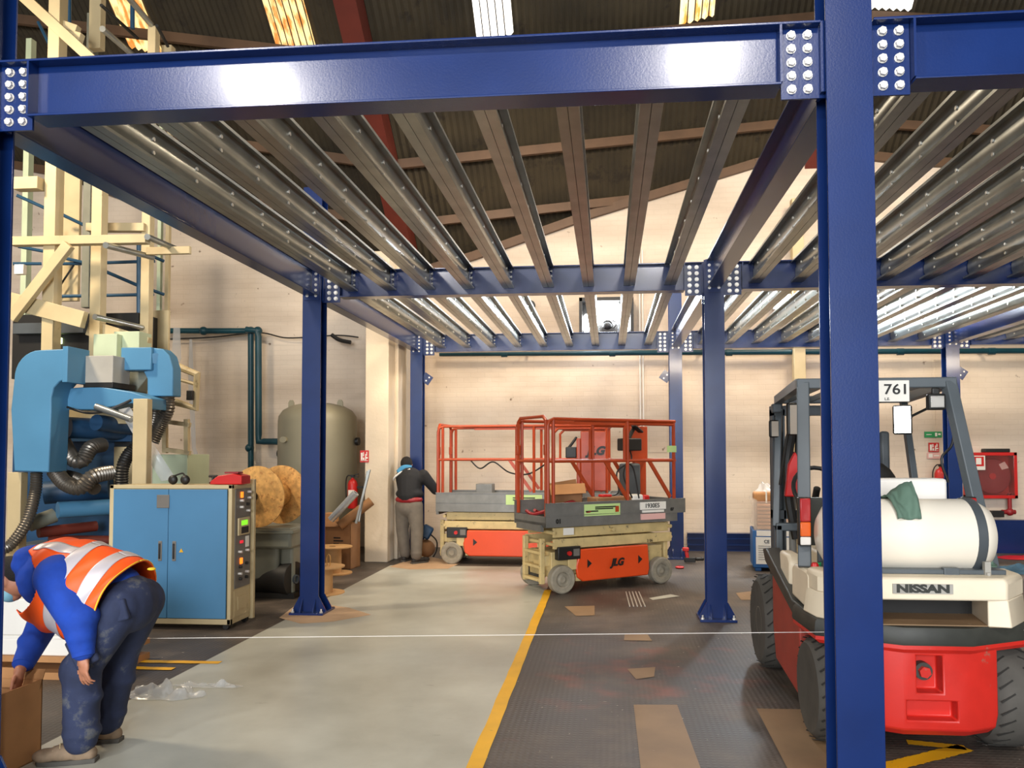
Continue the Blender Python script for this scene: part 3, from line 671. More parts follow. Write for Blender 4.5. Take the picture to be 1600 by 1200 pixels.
# ------------------------------------------------------------------ scissor lifts
def scissor_lift(label, loc, rz, L_=1.86, front=True):
    t = thing('scissor_lift', label, 'scissor lift', loc, rz, 'orange scissor lifts'); h = L_/2; w = .38; wb = h-.23
    for sx in (-1, 1):
        for sy in (-1, 1):
            x = sx*wb; y = sy*(w-.05); s = sy
            r = MB().lathe([(.10, -.055), (.145, -.055), (.16, -.04), (.16, .04), (.145, .055), (.10, .055), (.10, -.055)], (x, y, .16), (0, s, 0), 36).build('wheel', 'wheel_grey', t)
            MB().lathe([(0, .03), (.035, .035), (.05, .02), (.075, .015), (.085, .045), (.11, .05), (.11, -.04), (0, -.04)], (x, y, .16), (0, s, 0), 30).build('rim', 'wheel_grey', r)
    MB().b2((-h+.14, -w+.12, .17), (h-.14, w-.12, .46)).b2((-h+.42, -w+.05, .12), (h-.44, w-.05, .2)).build('chassis', 'lift_cream', t, bevel=.008)
    for sy in (-1, 1):
        y = sy*(w-.02); x0, x1 = -h+.46, h-.44
        MB().prism([(x0+.03, .12), (x1, .12), (x1+.02, .2), (x1, .49), (x0, .49), (x0-.06, .30), (x0-.04, .17)], 'y', y-.02, y+.02).build('side_door', 'orange_panel', t, bevel=.015)
        g = MB()
        for xx in (x0+.12, x1-.12): g.prism([(xx-.03, .27), (xx+.03, .32), (xx-.03, .37)], 'y', y+sy*.021, y+sy*.024)
        g.build('door_latch', 'black', t)
        MB().b2((-h+.30, sy*(w-.02)-.012, .26), (-h+.42, sy*(w-.02)+.012, .50)).build('wheel_bracket', 'lift_cream', t, bevel=.01)
    # black ground control unit with red button, near side
    u = MB().b2((-h+.16, -w-.005, .38), (-h+.46, -w+.08, .53)).build('ground_controls', 'black', t, bevel=.01)
    MB().cyl((-h+.30, -w-.005, .455), (-h+.30, -w-.03, .455), .026).build('stop_button', 'red', u)
    MB().b2((-h+.36, -w-.009, .42), (-h+.44, -w-.004, .50)).build('switch_plate', 'grey_panel', u)
    # ladder frame on the end
    for sy in (-1, 1):
        MB().b2((-h+.02, sy*.20-.025, .10), (-h+.08, sy*.20+.025, .62)).b2((-h+.08, sy*.20-.02, .30), (-h+.2, sy*.20+.02, .42)).build('ladder_post', 'lift_cream', t, bevel=.008)
    for z in (.13, .28, .44): MB().b2((-h+.01, -.2, z), (-h+.07, .2, z+.03)).build('ladder_rung', 'lift_cream', t)
    MB().b2((h-.1, -.25, .14), (h-.04, .25, .5)).build('rear_frame', 'lift_cream', t, bevel=.01)
    # folded scissor arms
    for k, z in enumerate((.505, .63)):
        for sy in (-1, 1):
            y = sy*(w-.045-.04*(k % 2)*1.0)
            dx = .02*(k % 2)
            if k in (0, 3) or True:
                MB().b2((-h+.12+dx, y-.018, z), (h-.06-dx, y+.018, z+.112)).build('scissor_arm', 'lift_cream', t, bevel=.006)
    pins = MB()
    for k, z in enumerate((.56, .69)):
        for xx in (-h+.12, h-.08, 0): MB().cyl((xx, -w+.018, z), (xx, w-.018, z), .022, n=12).build('pivot_pin', 'lift_cream', t)
    # deck with toe boards
    zb, zt = .755, 1.03
    dk = MB().b2((-h, -w, zb), (h, w, zb+.05)).build('deck', 'deck_grey', t)
    for sy in (-1, 1):
        MB().b2((-h, sy*w-.012, zb), (h, sy*w+.012, zt)).b2((-h, sy*w-.02, zt-.012), (h, sy*w+.02, zt)).b2((-h, sy*w-.018, zb+.125), (h, sy*w+.018, zb+.133)).build('toe_board', 'deck_grey', t)
        MB().b2((h-.35, sy*w-.022, zb+.10), (h+.12, sy*w+.018, zt)).build('deck_extension', 'deck_grey', t)
    MB().b2((h-.02, -w, zb), (h, w, zt)).build('toe_board', 'deck_grey', t)
    MB().b2((-h, -w, zb), (-h+.02, w, zb+.12)).b2((-h-.02, -.3, zb-.05), (-h+.02, .3, zb+.02)).build('entry_step', 'deck_grey', t)
    # rails
    zr, zm, R = 1.98, 1.50, .021
    def bend(p, q, r_, k=.09):            # tube path up from p, round corner, along to q, round, down
        return p, q
    for sy in (-1, 1):
        y = sy*w; c = .08
        MB().tube([(-h+.03, y, zt-.005), (-h+.03, y, zr-c), (-h+.05, y, zr-.025), (-h+c+.03, y, zr), (h-.02, y, zr)], R, 10).build('top_rail', 'orange_rail', t)
        MB().tube([(-h+.03, y, zm), (h-.02, y, zm)], R*.85, 8).build('mid_rail', 'orange_rail', t)
        for xx in (-h+.10, -h+.22+.92*(L_/1.86)*.98, h-.04):
            MB().tube([(xx, y, zt-.005), (xx, y, zr)], R, 8).build('rail_post', 'orange_rail', t)
        for xx in (-h+.80*(L_/1.86), h-.42):
            MB().bar((xx, y, zm), (xx+.32, y, zt+.02), .02, .045).build('rail_brace', 'orange_rail', t)
        MB().b2((-h+.40, y-sy*.03-.01, zr-.03), (h-.02, y-sy*.03+.01, zr+.01)).build('sliding_rail', 'orange_rail', t)
        MB().tube([(h-.78, y, zm), (h-.78, y, zr-.1), (h-.72, y, zr-.04), (h-.05, y, zr-.04)], R*.9, 8).build('extension_rail', 'orange_rail', t)
    c = .10
    for xx, rr in ((-h+.03, 1),):
        MB().tube([(xx, -w+.04, zt-.15), (xx, -w+.04, zr-.02), (xx, -w+.10, zr+.03), (xx, w-.10, zr+.03), (xx, w-.04, zr-.02), (xx, w-.04, zt-.15)], R, 10).build('entry_gate', 'orange_rail', t)
        MB().tube([(xx, -w, zm), (xx, w, zm)], R*.85, 8).build('gate_rail', 'orange_rail', t)
        for sy in (-1, 1): MB().box((xx, sy*(w-.04), zr-.35), (.05, .05, .12)).build('gate_latch', 'orange_rail', t, bevel=.008)
    MB().tube([(h-.02, -w, zr), (h-.02, w, zr)], R, 8).tube([(h-.02, -w, zm), (h-.02, w, zm)], R, 8).build('end_rail', 'orange_rail', t)
    return t, h, w
lift, h, w = scissor_lift('orange and cream scissor lift in front, its wheels by the yellow line', (2.83, 6.07, 0), math.radians(34))
y = -w-.002
text('lettering', 'JLG', .115, 'black', (.02, y-.022, .31), FRONT, lift, bold=.006, shear=.3)
text('number', '1930ES', .075, 'black', (h-.40, y-.032, .955), FRONT, lift, bold=.0005)
MB().b2((h-.57, y-.029, .91), (h-.19, y-.008, 1.0)).build('number_plate', 'paper', lift)
MB().b2((h-.54, y-.029, .875), (h-.22, y-.008, .902)).build('number_strip', 'paper', lift)
lb = MB().b2((-h+.5, y-.016, .865), (-h+1.0, y-.012, 1.0)).build('green_label', 'green_label', lift)
g = MB()
for z_, x0, x1 in ((.965, .68, .97), (.945, .68, .93), (.92, .55, .72)): g.b2((-h+x0-.03, y-.019, z_-.007), (-h+x1-.03, y-.016, z_+.007))
g.build('label_print', 'black', lb)
MB().b2((-h+.93, y-.019, .90), (-h+.98, y-.016, .97)).build('label_logo', 'orange_rail', lb)
MB().b2((h-.56, y-.029, .79), (h-.20, y-.008, .86)).build('pink_label', 'pink_label', lift)
text('number', '01', .07, 'black', (-h+.16, y-.014, .82), FRONT, lift, bold=.003)
text('number', '07', .05, 'black', (h-.09, y-.024, .90), FRONT, lift, bold=.002)
MB().b2((-h+.24, y+.018, .66), (-h+.38, y+.022, .74)).build('white_label', 'paper', lift)
text('lettering', '3 06', .05, 'black', (h-.4, y+.022, .53), FRONT, lift)
# operator controls on the right end
p = MB().b2((h-.22, w-.1, 1.50), (h+.06, w-.04, 1.94)).b2((h-.16, w-.12, 1.02), (h+.02, w-.05, 1.50)).build('control_panel_board', 'orange_rail', lift, bevel=.01)
u = MB().b2((h-.42, w-.30, 1.62), (h-.18, w-.08, 1.78)).bar((h-.42, w-.28, 1.70), (h-.24, w-.22, 1.93), .04, .05).bar((h-.30, w-.28, 1.94), (h-.12, w-.2, 1.86), .08, .03).build('platform_controls', 'black', lift, bevel=.015)
MB().b2((h-.38, w-.25, 1.04), (h-.16, w-.05, 1.46)).build('manual_box', 'dark_grey', lift, bevel=.03)
MB().tube([(h-.3, w-.2, 1.62), (h-.32, w-.25, 1.5), (h-.5, w-.2, 1.35), (h-.48, w-.2, 1.1), (h-.6, w-.2, 1.05)], .010, 6, smooth=8).build('control_cable', 'black', lift)
MB().tube([(h-.6, -w+.1, 1.05), (h-.72, -w+.1, 1.3), (h-.68, -w+.1, 1.45), (h-.58, -w+.1, 1.4), (h-.5, -w+.1, 1.04)], .010, 6, smooth=8).build('control_cable', 'black', lift)
MB().b2((h-.16, -w-.03, 1.60), (h-.02, -w-.022, 1.68)).build('small_sticker', 'green_label', lift)
# lift 2
lift2, h2, w2 = scissor_lift('orange and cream scissor lift at the back, partly hidden by the front one', (1.76, 7.90, 0), math.radians(-3), 2.5)
MB().b2((h2-.40, -w2-.04, 1.06), (h2-.04, -w2+.0, 1.90)).b2((h2-.46, -w2-.02, 1.10), (h2-.40, -w2+.06, 1.8)).build('control_panel_board', 'orange_rail', lift2, bevel=.012)
text('lettering', 'JLG', .16, 'black', (h2-.19, -w2-.045, 1.62), FRONT, lift2, bold=.009, shear=.3)
MB().b2((h2-.62, -w2+.02, 1.52), (h2-.46, -w2+.2, 1.68)).bar((h2-.58, -w2+.05, 1.66), (h2-.46, -w2+.05, 1.82), .03, .04).build('platform_controls', 'black', lift2, bevel=.015)
MB().tube([(-.9, w2-.06, 1.48), (-.75, w2-.06, 1.36), (-.55, w2-.06, 1.46), (-.3, w2-.06, 1.3), (.0, w2-.06, 1.28), (.3, w2-.06, 1.46)], .012, 6, smooth=8).build('control_cable', 'black', lift2)
lb = MB().b2((-.22, -w2-.02, .86), (.3, -w2-.014, 1.0)).build('green_label', 'green_label', lift2)
MB().b2((-.12, -w2-.023, .95), (.2, -w2-.02, .965)).b2((-.12, -w2-.023, .92), (.16, -w2-.02, .935)).build('label_print', 'black', lb)
MB().b2((-h2+.5, .0, .81), (-h2+.75, .2, 1.14)).build('battery_box', 'deck_grey', lift2, bevel=.01)
# load lying on the front lift
from math import cos, sin
def on_lift(x, y_, z): a = math.radians(34); return Vector((2.83+x*cos(a)-y_*sin(a), 6.07+x*sin(a)+y_*cos(a), z))
def crumple(c, r, n, seed, flat=.35, rough=.5):
    rnd = random.Random(seed); o = Vector((rnd.random()*9, rnd.random()*9, 0)); m = MB()
    def f(u, v):
        th = 2*PI*u; rr = v; q = Vector((cos(th)*rr*r[0], sin(th)*rr*r[1], 0))
        nn = noise.noise(q*6/max(r[0], r[1])*.6+o); n2 = noise.noise(q*14/max(r[0], r[1])*.6+o)
        return Vector(c)+q*(1+.25*nn)+Vector((0, 0, max(.004, r[2]*(1-rr**3)*(.6+rough*nn*1.6+.5*rough*n2))))
    return m.grid(f, n*2, n)
m = MB(); rnd = random.Random(3)
for i in range(9):
    c = on_lift(-.55+rnd.uniform(-.22, .28), rnd.uniform(-.28, .2), .83+.025*i*.6); pth = []
    for k in range(6): pth.append(c+Vector((.13*cos(k*1.3+i)+.02*k, .10*sin(k*1.3+i), .03*sin(k*2+i)+.03)))
    m.tube(pth, .02, 6, smooth=5)
tag(m.build('harness_strap', 'dark_red'), 'heap of dark red safety straps lying on the deck of the front lift', 'strap')
q = on_lift(-.58, .28, 1.06)
t = thing('cardboard_box', 'open brown cardboard box propped among the rails of the front lift', 'box', q, .3)
t.location = on_lift(-.35, .2, .81)
m = MB().b2((-.2, -.14, 0), (.2, .14, .012)).b2((-.2, -.14, 0), (.2, -.13, .34)).b2((-.2, .13, 0), (.2, .14, .34)).b2((-.2, -.14, 0), (-.19, .14, .34)).b2((.19, -.14, 0), (.2, .14, .34)); m.build('carton', 'cardboard_dark', t)
MB().bar((-.2, -.14, .34), (.22, -.2, .36), .16, .006, (0, -1, 1)).build('flap', 'cardboard', t)
MB().bar((-.2, .14, .34), (.2, .14, .40), .006, .12).build('flap', 'cardboard', t)
q = on_lift(.05, -.2, .806)
tag(MB().box(q+Vector((0, 0, .13)), (.5, .22, .26), .6).build('parts_tray', 'cardboard_dark', bevel=.01), 'low brown tray standing on the deck of the front lift', 'tray')
tag(MB().box(on_lift(.05, -.2, .806)+Vector((-.05, 0, .275)), (.14, .1, .03), .6).build('red_rag', 'red', bevel=.01), 'small red packet on the brown tray of the front lift', 'packet')
q = on_lift(.45, -.2, .806)
tt = thing('tool_case', 'red and white plastic case on the deck of the front lift', 'case', q, .6)
MB().b2((-.11, -.08, 0), (.05, .08, .28)).build('case_body', 'paper', tt, bevel=.02); MB().b2((.05, -.08, 0), (.15, .08, .27)).build('case_lid', 'red', tt, bevel=.02)

# ------------------------------------------------------------------ forklift
FX, FY = 4.645, 1.10
fk = thing('forklift_truck', 'red and white forklift with grey overhead guard, seen from behind at right', 'forklift', (FX, FY, 0))
def F(v): return Vector(v)-Vector((FX, FY, 0))
for sx in (-1, 1):
    for yy, r, wd, xo in ((.0, .28, .23, .45), (1.45, .34, .22, .455)):
        ty = MB().lathe([(r*.55, -wd/2+.01), (r*.86, -wd/2), (r*.97, -wd/2+.03), (r, -wd/2+.06), (r, wd/2-.06), (r*.97, wd/2-.03), (r*.86, wd/2), (r*.55, wd/2-.01)], (sx*xo, yy, r), (1, 0, 0), 48).build('tyre', 'rubber', fk)
        g = MB()
        for i in range(26):
            a = 2*PI*i/26; 
            for s in (-1, 1):
                p = Vector((sx*xo+s*.035, yy+r*1.0*cos(a), r+r*1.0*sin(a))); q = Vector((sx*xo+s*wd*.46, yy+r*.985*cos(a+.16), r+r*.985*sin(a+.16)))
                g.bar(p, q, .009, .004, (0, cos(a), sin(a)))
        g.build('tread_groove', 'tread_dark', ty)
        MB().lathe([(0, .02), (r*.3, .03), (r*.5, -.01), (r*.58, .03), (r*.58, -.08), (0, -.08)], (sx*(xo+wd*.32), yy, r), (sx, 0, 0), 24).build('hub', 'wheel_grey', ty)
# counterweight, lower red part, with drawbar pocket and step recess
lowp = [(-.17, -.34), (.17, -.34), (.33, -.27), (.34, .25), (-.34, .25), (-.33, -.27)]
body = MB()
def ring(poly, z): return [(x, y, z) for x, y in poly]
def loft(m, rings):
    n = len(rings[0]); k = len(m.v); vs = [v for r_ in rings for v in r_]
    fs = [(i*n+j, i*n+(j+1) % n, (i+1)*n+(j+1) % n, (i+1)*n+j) for i in range(len(rings)-1) for j in range(n)]
    fs += [tuple(range(n-1, -1, -1)), tuple(range((len(rings)-1)*n, len(rings)*n))]
    return m.add(vs, fs)
sc = lambda P, s, dy=0: [(x*s, y*s+dy) for x, y in P]
upz = [(-.17, -.36), (.17, -.36), (.56, -.17), (.58, .25), (-.58, .25), (-.56, -.17)]
loft(body, [ring(sc(lowp, .9, .02), .13), ring(sc(lowp, .97), .17), ring(lowp, .24), ring(lowp, .58)])
cw = body.build('counterweight', 'truck_red', fk, bevel=0)
lip = MB(); loft(lip, [ring(sc(upz, .96), .565), ring(upz, .585), ring(upz, .605)]); lip.build('counterweight_lip', 'truck_red', fk)
cut = MB().b2((-.10, -.5, .36), (.03, -.25, .55)).b2((-.15, -.5, .22), (.10, -.26, .32))
co = cut.build('recess_cutter', 'truck_red', fk)
md = cw.modifiers.new('pocket', 'BOOLEAN'); md.object = co; md.operation = 'DIFFERENCE'
bpy.context.view_layer.update(); dg = bpy.context.evaluated_depsgraph_get(); me = bpy.data.meshes.new_from_object(cw.evaluated_get(dg)); cw.modifiers.clear(); cw.data = me; bpy.data.objects.remove(co)
cw.data.shade_smooth(); cw.data.set_sharp_from_angle(angle=.5)
md = cw.modifiers.new('bevel', 'BEVEL'); md.width = .008; md.segments = 2; md.limit_method = 'ANGLE'
MB().cyl((-.05, -.30, .46), (-.05, -.24, .46), .045, n=24).build('drawbar_ring', 'truck_black', fk)
MB().cyl((-.05, -.325, .46), (-.05, -.27, .46), .03, n=6).build('drawbar_pin', 'truck_red', fk)
band = MB(); loft(band, [ring(upz, .605), ring(sc(upz, 1.01), .62), ring(sc(upz, 1.0), .68), ring(sc(upz, .98), .695)]); band.build('bumper_band', 'truck_black', fk)
# white upper weight with its wide slot
top_ = [(-.36, -.33), (.36, -.33), (.535, -.13), (.55, .05), (-.55, .05), (-.535, -.13)]
m = MB(); loft(m, [ring(sc(top_, 1.0), .83), ring(sc(top_, 1.0), .925), ring(sc(top_, .965), .945)]); m.build('upper_weight', 'truck_white', fk, bevel=.01)
for s in (-1, 1):
    P1 = [(s*.27, -.31), (s*.375, -.335), (s*.545, -.14), (s*.57, .05), (s*.34, .05)]
    P2 = [(s*.27, -.31), (s*.36, -.33), (s*.535, -.13), (s*.55, .05), (s*.34, .05)]
    if s < 0: P1, P2 = P1[::-1], P2[::-1]
    m = MB(); loft(m, [ring(P1, .695), ring(P2, .835)]); m.build('side_cheek', 'truck_white', fk, bevel=.006)
MB().b2((-.34, -.0, .695), (.34, .06, .86)).build('slot_back', 'black', fk)
MB().b2((-.34, -.30, .690), (.34, .06, .70)).build('slot_floor', 'bare_patch', fk)
MB().b2((-.21, -.338, .865), (.09, -.329, .915)).build('name_plate', 'lightgrey', fk)
text('lettering', 'NISSAN', .055, 'truck_black', (-.06, -.339, .890), FRONT, fk, xs=1.42, bold=.003)
# wings and hood
for s in (-1, 1):
    MB().prism([(.0, .70), (.40, .72), (.40, .89), (.34, .92), (.04, .92), (.0, .90)], 'x', s*.37, s*.55).build('side_wing', 'truck_white', fk, bevel=.015)
    MB().prism([(.56, .68), (.80, .76), (.84, .94), (.60, .94), (.54, .90)], 'x', s*.44, s*.53).build('front_fender', 'truck_white', fk, bevel=.02)
    MB().prism([(.05, .60), (.35, .62), (1.13, .82), (1.22, .90), (1.12, .92), (.35, .70), (.05, .70)], 'x', s*.46, s*.565).build('sill', 'truck_black', fk, bevel=.008)
    MB().prism([(.30, .12), (.98, .18), (1.06, .40), (1.06, .82), (.95, .82), (.32, .60)], 'x', s*.44, s*.53).build('side_panel', 'side_red', fk, bevel=.01)
MB().b2((-.44, .3, .25), (.44, 1.6, .72)).build('body_frame', 'truck_black', fk, bevel=.02)
MB().b2((-.42, .1, .7), (.42, .62, 1.0)).build('engine_cover', 'truck_white', fk, bevel=.02)
MB().b2((-.10, .34, .98), (.36, .50, 1.435)).build('air_box', 'white', fk, bevel=.02)
MB().b2((-.40, .64, .95), (-.12, .72, 1.30)).build('radiator_grille', 'truck_black', fk, bevel=.01)
st = MB().ell((.03, .85, 1.38), (.22, .05, .17)).build('seat_back', 'black', fk); MB().b2((-.18, .7, .98), (.24, 1.2, 1.12)).build('seat_cushion', 'black', fk, bevel=.04)
MB().tube([(-.14+.17*cos(i*PI/12), 1.35+.06*cos(i*PI/12)*0+.08*sin(i*PI/12), 1.33+.15*sin(i*PI/12)) for i in range(25)], .016, 8).cyl((-.14, 1.35, 1.33), (-.14, 1.6, 1.0), .025).build('steering_wheel', 'black', fk)
MB().prism([(-.30, 1.25), (-.16, 1.25), (-.17, 1.52), (-.22, 1.60), (-.27, 1.50)], 'y', 1.66, 1.72).build('dashboard_cowl', 'red', fk, bevel=.01)
# gas bottle lying across the back
gb = MB().lathe([(0, -.50), (.10, -.495), (.16, -.46), (.195, -.40), (.2, -.36), (.2, .29), (.195, .33), (.16, .39), (.10, .42), (0, .43)], (0, -.02, 1.135), (1, 0, 0), 40).build('gas_bottle', 'tank_white', fk)
for xx in (-.28, .30):
    b_ = MB().lathe([(.204, -.024), (.207, -.02), (.207, .02), (.204, .024)], (xx, -.02, 1.135), (1, 0, 0), 40).build('strap', 'dark_grey', fk)
    MB().box((xx+.02, -.2, .97), (.03, .03, .09)).cyl((xx+.02, -.22, .96), (xx+.02, -.22, .90), .012).build('buckle', 'lightgrey', b_)
MB().b2((-.46, -.14, .935), (.42, .14, .965)).b2((-.46, -.20, .945), (.42, -.12, .97)).b2((-.46, -.21, .915), (-.38, -.17, .98)).b2((.1, -.21, .905), (.18, -.17, .98)).b2((-.46, .12, .945), (.42, .16, 1.04)).build('bottle_cradle', 'guard_grey', fk, bevel=.004)
# overhead guard
def leg(p, q, wd, dp, name='guard_post', m_='guard_grey'): return MB().bar(F(p), F(q), wd, dp).build(name, m_, fk, bevel=.006)
leg((4.205, 1.60, 2.03), (4.12, 1.28, .92), .075, .06); leg((5.09, 1.60, 2.03), (5.17, 1.28, .90), .075, .06)
leg((4.36, 3.0, 2.03), (4.27, 2.75, 1.02), .05, .05); leg((5.33, 3.0, 2.03), (5.35, 2.75, 1.0), .05, .05)
MB().b2(F((4.16, 1.57, 1.995)), F((5.13, 1.63, 2.06))).build('guard_rear_beam', 'guard_grey', fk, bevel=.008)
MB().b2(F((4.33, 2.97, 1.99)), F((5.36, 3.03, 2.05))).build('guard_front_beam', 'guard_grey', fk, bevel=.008)
for xa, xb in ((4.19, 4.35), (5.10, 5.34)): MB().bar(F((xa, 1.6, 2.03)), F((xb, 3.0, 2.02)), .06, .06).build('guard_side_beam', 'guard_grey', fk)
for k in range(5):
    xa = 4.34+.155*k; MB().bar(F((xa, 1.6, 2.03)), F((xa+.1+.012*k, 3.0, 2.02)), .02, .04).build('guard_slat', 'guard_grey', fk)
MB().b2(F((4.26, 2.70, .55)), F((4.31, 2.76, 1.04))).b2(F((4.43, 2.70, .55)), F((4.48, 2.76, 1.04))).b2(F((4.26, 2.70, .99)), F((4.48, 2.76, 1.05))).build('front_cowl', 'guard_grey', fk, bevel=.01)
for xa in (-.27, .27):
    MB().b2((xa-.05, 2.0, .08), (xa-.035, 2.12, 1.95)).b2((xa+.035, 2.0, .08), (xa+.05, 2.12, 1.95)).b2((xa-.05, 2.10, .08), (xa+.05, 2.12, 1.95)).build('mast_channel', 'dark_grey', fk)
    MB().cyl((xa+.11, 2.04, .15), (xa+.11, 2.04, 1.6), .03).build('lift_cylinder', 'lightgrey', fk)
MB().b2((-.32, 2.0, 1.9), (.32, 2.12, 1.98)).b2((-.32, 2.0, .3), (.32, 2.1, .4)).b2((-.32, 2.0, 1.05), (.32, 2.12, 1.12)).build('mast_crossbar', 'dark_grey', fk)
for xa in (-.25, .25): MB().b2((xa-.06, 2.16, .06), (xa+.06, 2.2, .6)).prism([(2.16, .04), (2.16, .085), (3.2, .06), (3.2, .045)], 'x', xa-.06, xa+.06).build('fork', 'truck_black', fk)
MB().tube([F((4.47, 3.05, 1.75)), F((4.42, 3.0, 1.5)), F((4.43, 3.0, 1.2)), F((4.48, 3.0, .9))], .035, 8, smooth=6).tube([F((4.52, 3.05, 1.75)), F((4.5, 3.0, 1.4)), F((4.52, 3.0, .95))], .025, 8, smooth=6).build('hydraulic_hose', 'black', fk)
# number plate board, mirrors, lamps
q = F(A(1391, 612, 1.5)); 
pl_ = MB().b2((q.x-.135, .40, q.z-.062), (q.x+.115, .42, q.z+.07)).build('number_board', 'paper', fk, bevel=.004)
text('number', '761', .088, 'black', (q.x+.035, .396, q.z+.012), FRONT, fk, bold=.0008, xs=1.15)
text('lettering', 'L.E.', .022, 'black', (q.x-.02, .396, q.z-.045), FRONT, fk)
def mirror(px, py, Y, w_, h_, rz, label=None):
    q = F(A(px, py, Y)); R = Matrix.Rotation(rz, 3, 'Z')
    a = MB().box(q, (w_, .035, h_), R).build('mirror_housing', 'black', fk, bevel=.015, seg=3)
    MB().box(q+R @ Vector((0, -.0195, 0)), (w_-.02, .003, h_-.02), R).build('mirror_glass', 'mirror', a, bevel=.0)
    return q
q = mirror(1410, 656, 1.75, .115, .19, -.35); MB().tube([q+Vector((.05, .02, 0)), q+Vector((.10, .1, .03)), F((5.13, 1.75, 1.93))], .009, 6).build('mirror_arm', 'black', fk)
q = mirror(1238, 655, 2.4, .10, .24, .5); MB().tube([q, q+Vector((-.03, .05, -.13)), F((4.27, 2.6, 1.35))], .010, 6).build('mirror_arm', 'black', fk)
mirror(1209, 670, 2.9, .08, .14, .3)
q = F(A(1213, 638, 2.7)); MB().box(q, (.07, .07, .07)).build('work_lamp', 'dark_grey', fk, bevel=.01)
q = F(A(1462, 628, 1.55)); wl_ = MB().box(q, (.105, .05, .10)).box(q+Vector((0, 0, .065)), (.05, .02, .05)).build('work_lamp', 'black', fk, bevel=.012)
MB().box(q+Vector((0, -.028, 0)), (.085, .008, .075)).build('lamp_lens', 'glass_clear', wl_, bevel=.01); MB().box(q+Vector((0, -.026, 0)), (.078, .004, .068)).build('lamp_reflector', 'white', wl_, bevel=.01)
for px, Y, s in ((1258, 1.22, -1), (1517, 1.22, 1)):
    q = F(A(px, 815, Y)); hs = MB().b2((q.x-.035, q.y, q.z-.14), (q.x+.035, q.y+.05, q.z+.14)).build('rear_lamp', 'black', fk, bevel=.005)
    MB().b2((q.x-.03, q.y-.014, q.z+.0), (q.x+.03, q.y, q.z+.135)).build('red_lens', 'red_lens', hs, bevel=.006)
    MB().b2((q.x-.03, q.y-.014, q.z-.085), (q.x+.03, q.y, q.z-.002)).build('orange_lens', 'orange_lens', hs, bevel=.006)
    MB().b2((q.x-.03, q.y-.014, q.z-.135), (q.x+.03, q.y, q.z-.088)).build('clear_lens', 'white', hs, bevel=.006)
MB().b2(F((4.98, 2.5, 1.35)), F((5.05, 2.55, 1.75))).build('exhaust_stack', 'dark_grey', fk, bevel=.02)
MB().tube([F((5.12, 1.8, 1.95)), F((5.2, 1.8, 1.85)), F((5.19, 1.8, 1.65)), F((5.12, 1.8, 1.55)), F((5.16, 1.8, 1.4))], .008, 6, smooth=6).build('lamp_cable', 'black', fk)
# cloths and the tulips lying on the truck
def cloth(c, r, seed, m_, label, cat='cloth', fl_=.4):
    mb = crumple(c, r, 16, seed); o = mb.build('cloth', m_, None, ang=60, solid=.004, weld=True); return tag(o, label, cat)
m = MB(); q = A(1388, 770, 1.2)
def drape(u, v):
    x = 4.50+.15*u; s = (v-.5)*2; a = s*.95-.12; rr = .212+.02*noise.noise(Vector((u*5, v*6, 3)))+.012*sin(u*9+v*4)
    return Vector((x+.03*s*(u-.5), 1.08+rr*sin(a), 1.135+rr*cos(a)+(.10*u*(1-abs(s))**1)))
m.grid(drape, 18, 24)
tag(m.build('green_jacket', 'cloth_green', None, ang=60, solid=.006), 'grey-green jacket thrown over the white gas bottle of the forklift', 'jacket')
cloth((5.09, 1.22, .95), (.07, .09, .05), 5, 'cloth_green', 'grey-green rag on the right rear corner of the forklift')
tl = thing('artificial_tulips', 'pink and red toy tulips lying on the left wing of the forklift', 'flowers', (4.17, 1.22, .92))
for c_, m_ in (((.06, -.02, .075), 'pink'), ((-.02, -.05, .02), 'red')):
    mm = MB()
    for k in range(5):
        a = k*2*PI/5; mm.ell(Vector(c_)+Vector((.009*cos(a), .009*sin(a), 0)), (.014, .014, .026), n=8, m=6)
    mm.build('tulip_flower', m_, tl)
mm = MB()
for k in range(5): mm.tube([(-.03+.02*k, -.04, .008), (.0+.015*k, -.05+.01*k, .04), (.03+.01*k, -.03, .02+.01*k)], .006, 6, smooth=4)
mm.build('tulip_stems', 'leaf_green', tl)

# ------------------------------------------------------------------ crate pile beside the forklift
t = thing('blue_crate', 'blue bin with a white printed label standing left of the forklift', 'crate', (5.12, 7.42, 0), -.12)
MB().b2((-.19, -.22, .05), (.30, .40, .55)).b2((-.16, -.2, 0), (-.08, .38, .05)).b2((.2, -.2, 0), (.28, .38, .05)).build('bin', 'crate_blue', t, bevel=.01)
MB().b2((-.15, -.226, .1), (.28, -.22, .46)).b2((-.14, -.226, .475), (.28, -.22, .545)).build('label_sheet', 'paper', t)
text('lettering', 'CE', .06, 'black', (-.01, -.228, .40), FRONT, t, bold=.001)
g = MB()
for k in range(7): g.b2((-.12, -.2285, .34-.03*k), (.04+.03*(k % 3), -.226, .346-.03*k))
g.build('label_print', 'grey_panel', t)
t = thing('wrapped_copper_stack', 'stack of copper-coloured sheets in clear film on the blue bin', 'stack', (5.14, 7.44, .55), -.12)
for k in range(7): MB().b2((-.15, -.2, .01+.05*k), (.30, .36, .05+.05*k)).build('sheet_bundle', 'copper', t, bevel=.008)
MB().b2((-.19, -.23, .0), (-.16, .38, .40)).b2((-.19, -.24, .0), (.30, -.215, .39)).build('film_wrap', 'wrap_film', t)
MB().prism([(-.24, .1), (-.14, .0), (-.14, .40), (-.25, .46), (-.21, .3)], 'y', -.2, -.19).build('torn_film', 'wrap_film', t)
t = thing('brown_parcel', 'flat brown paper parcel on top of the copper-coloured stack', 'parcel', (5.16, 7.44, .91), -.12)
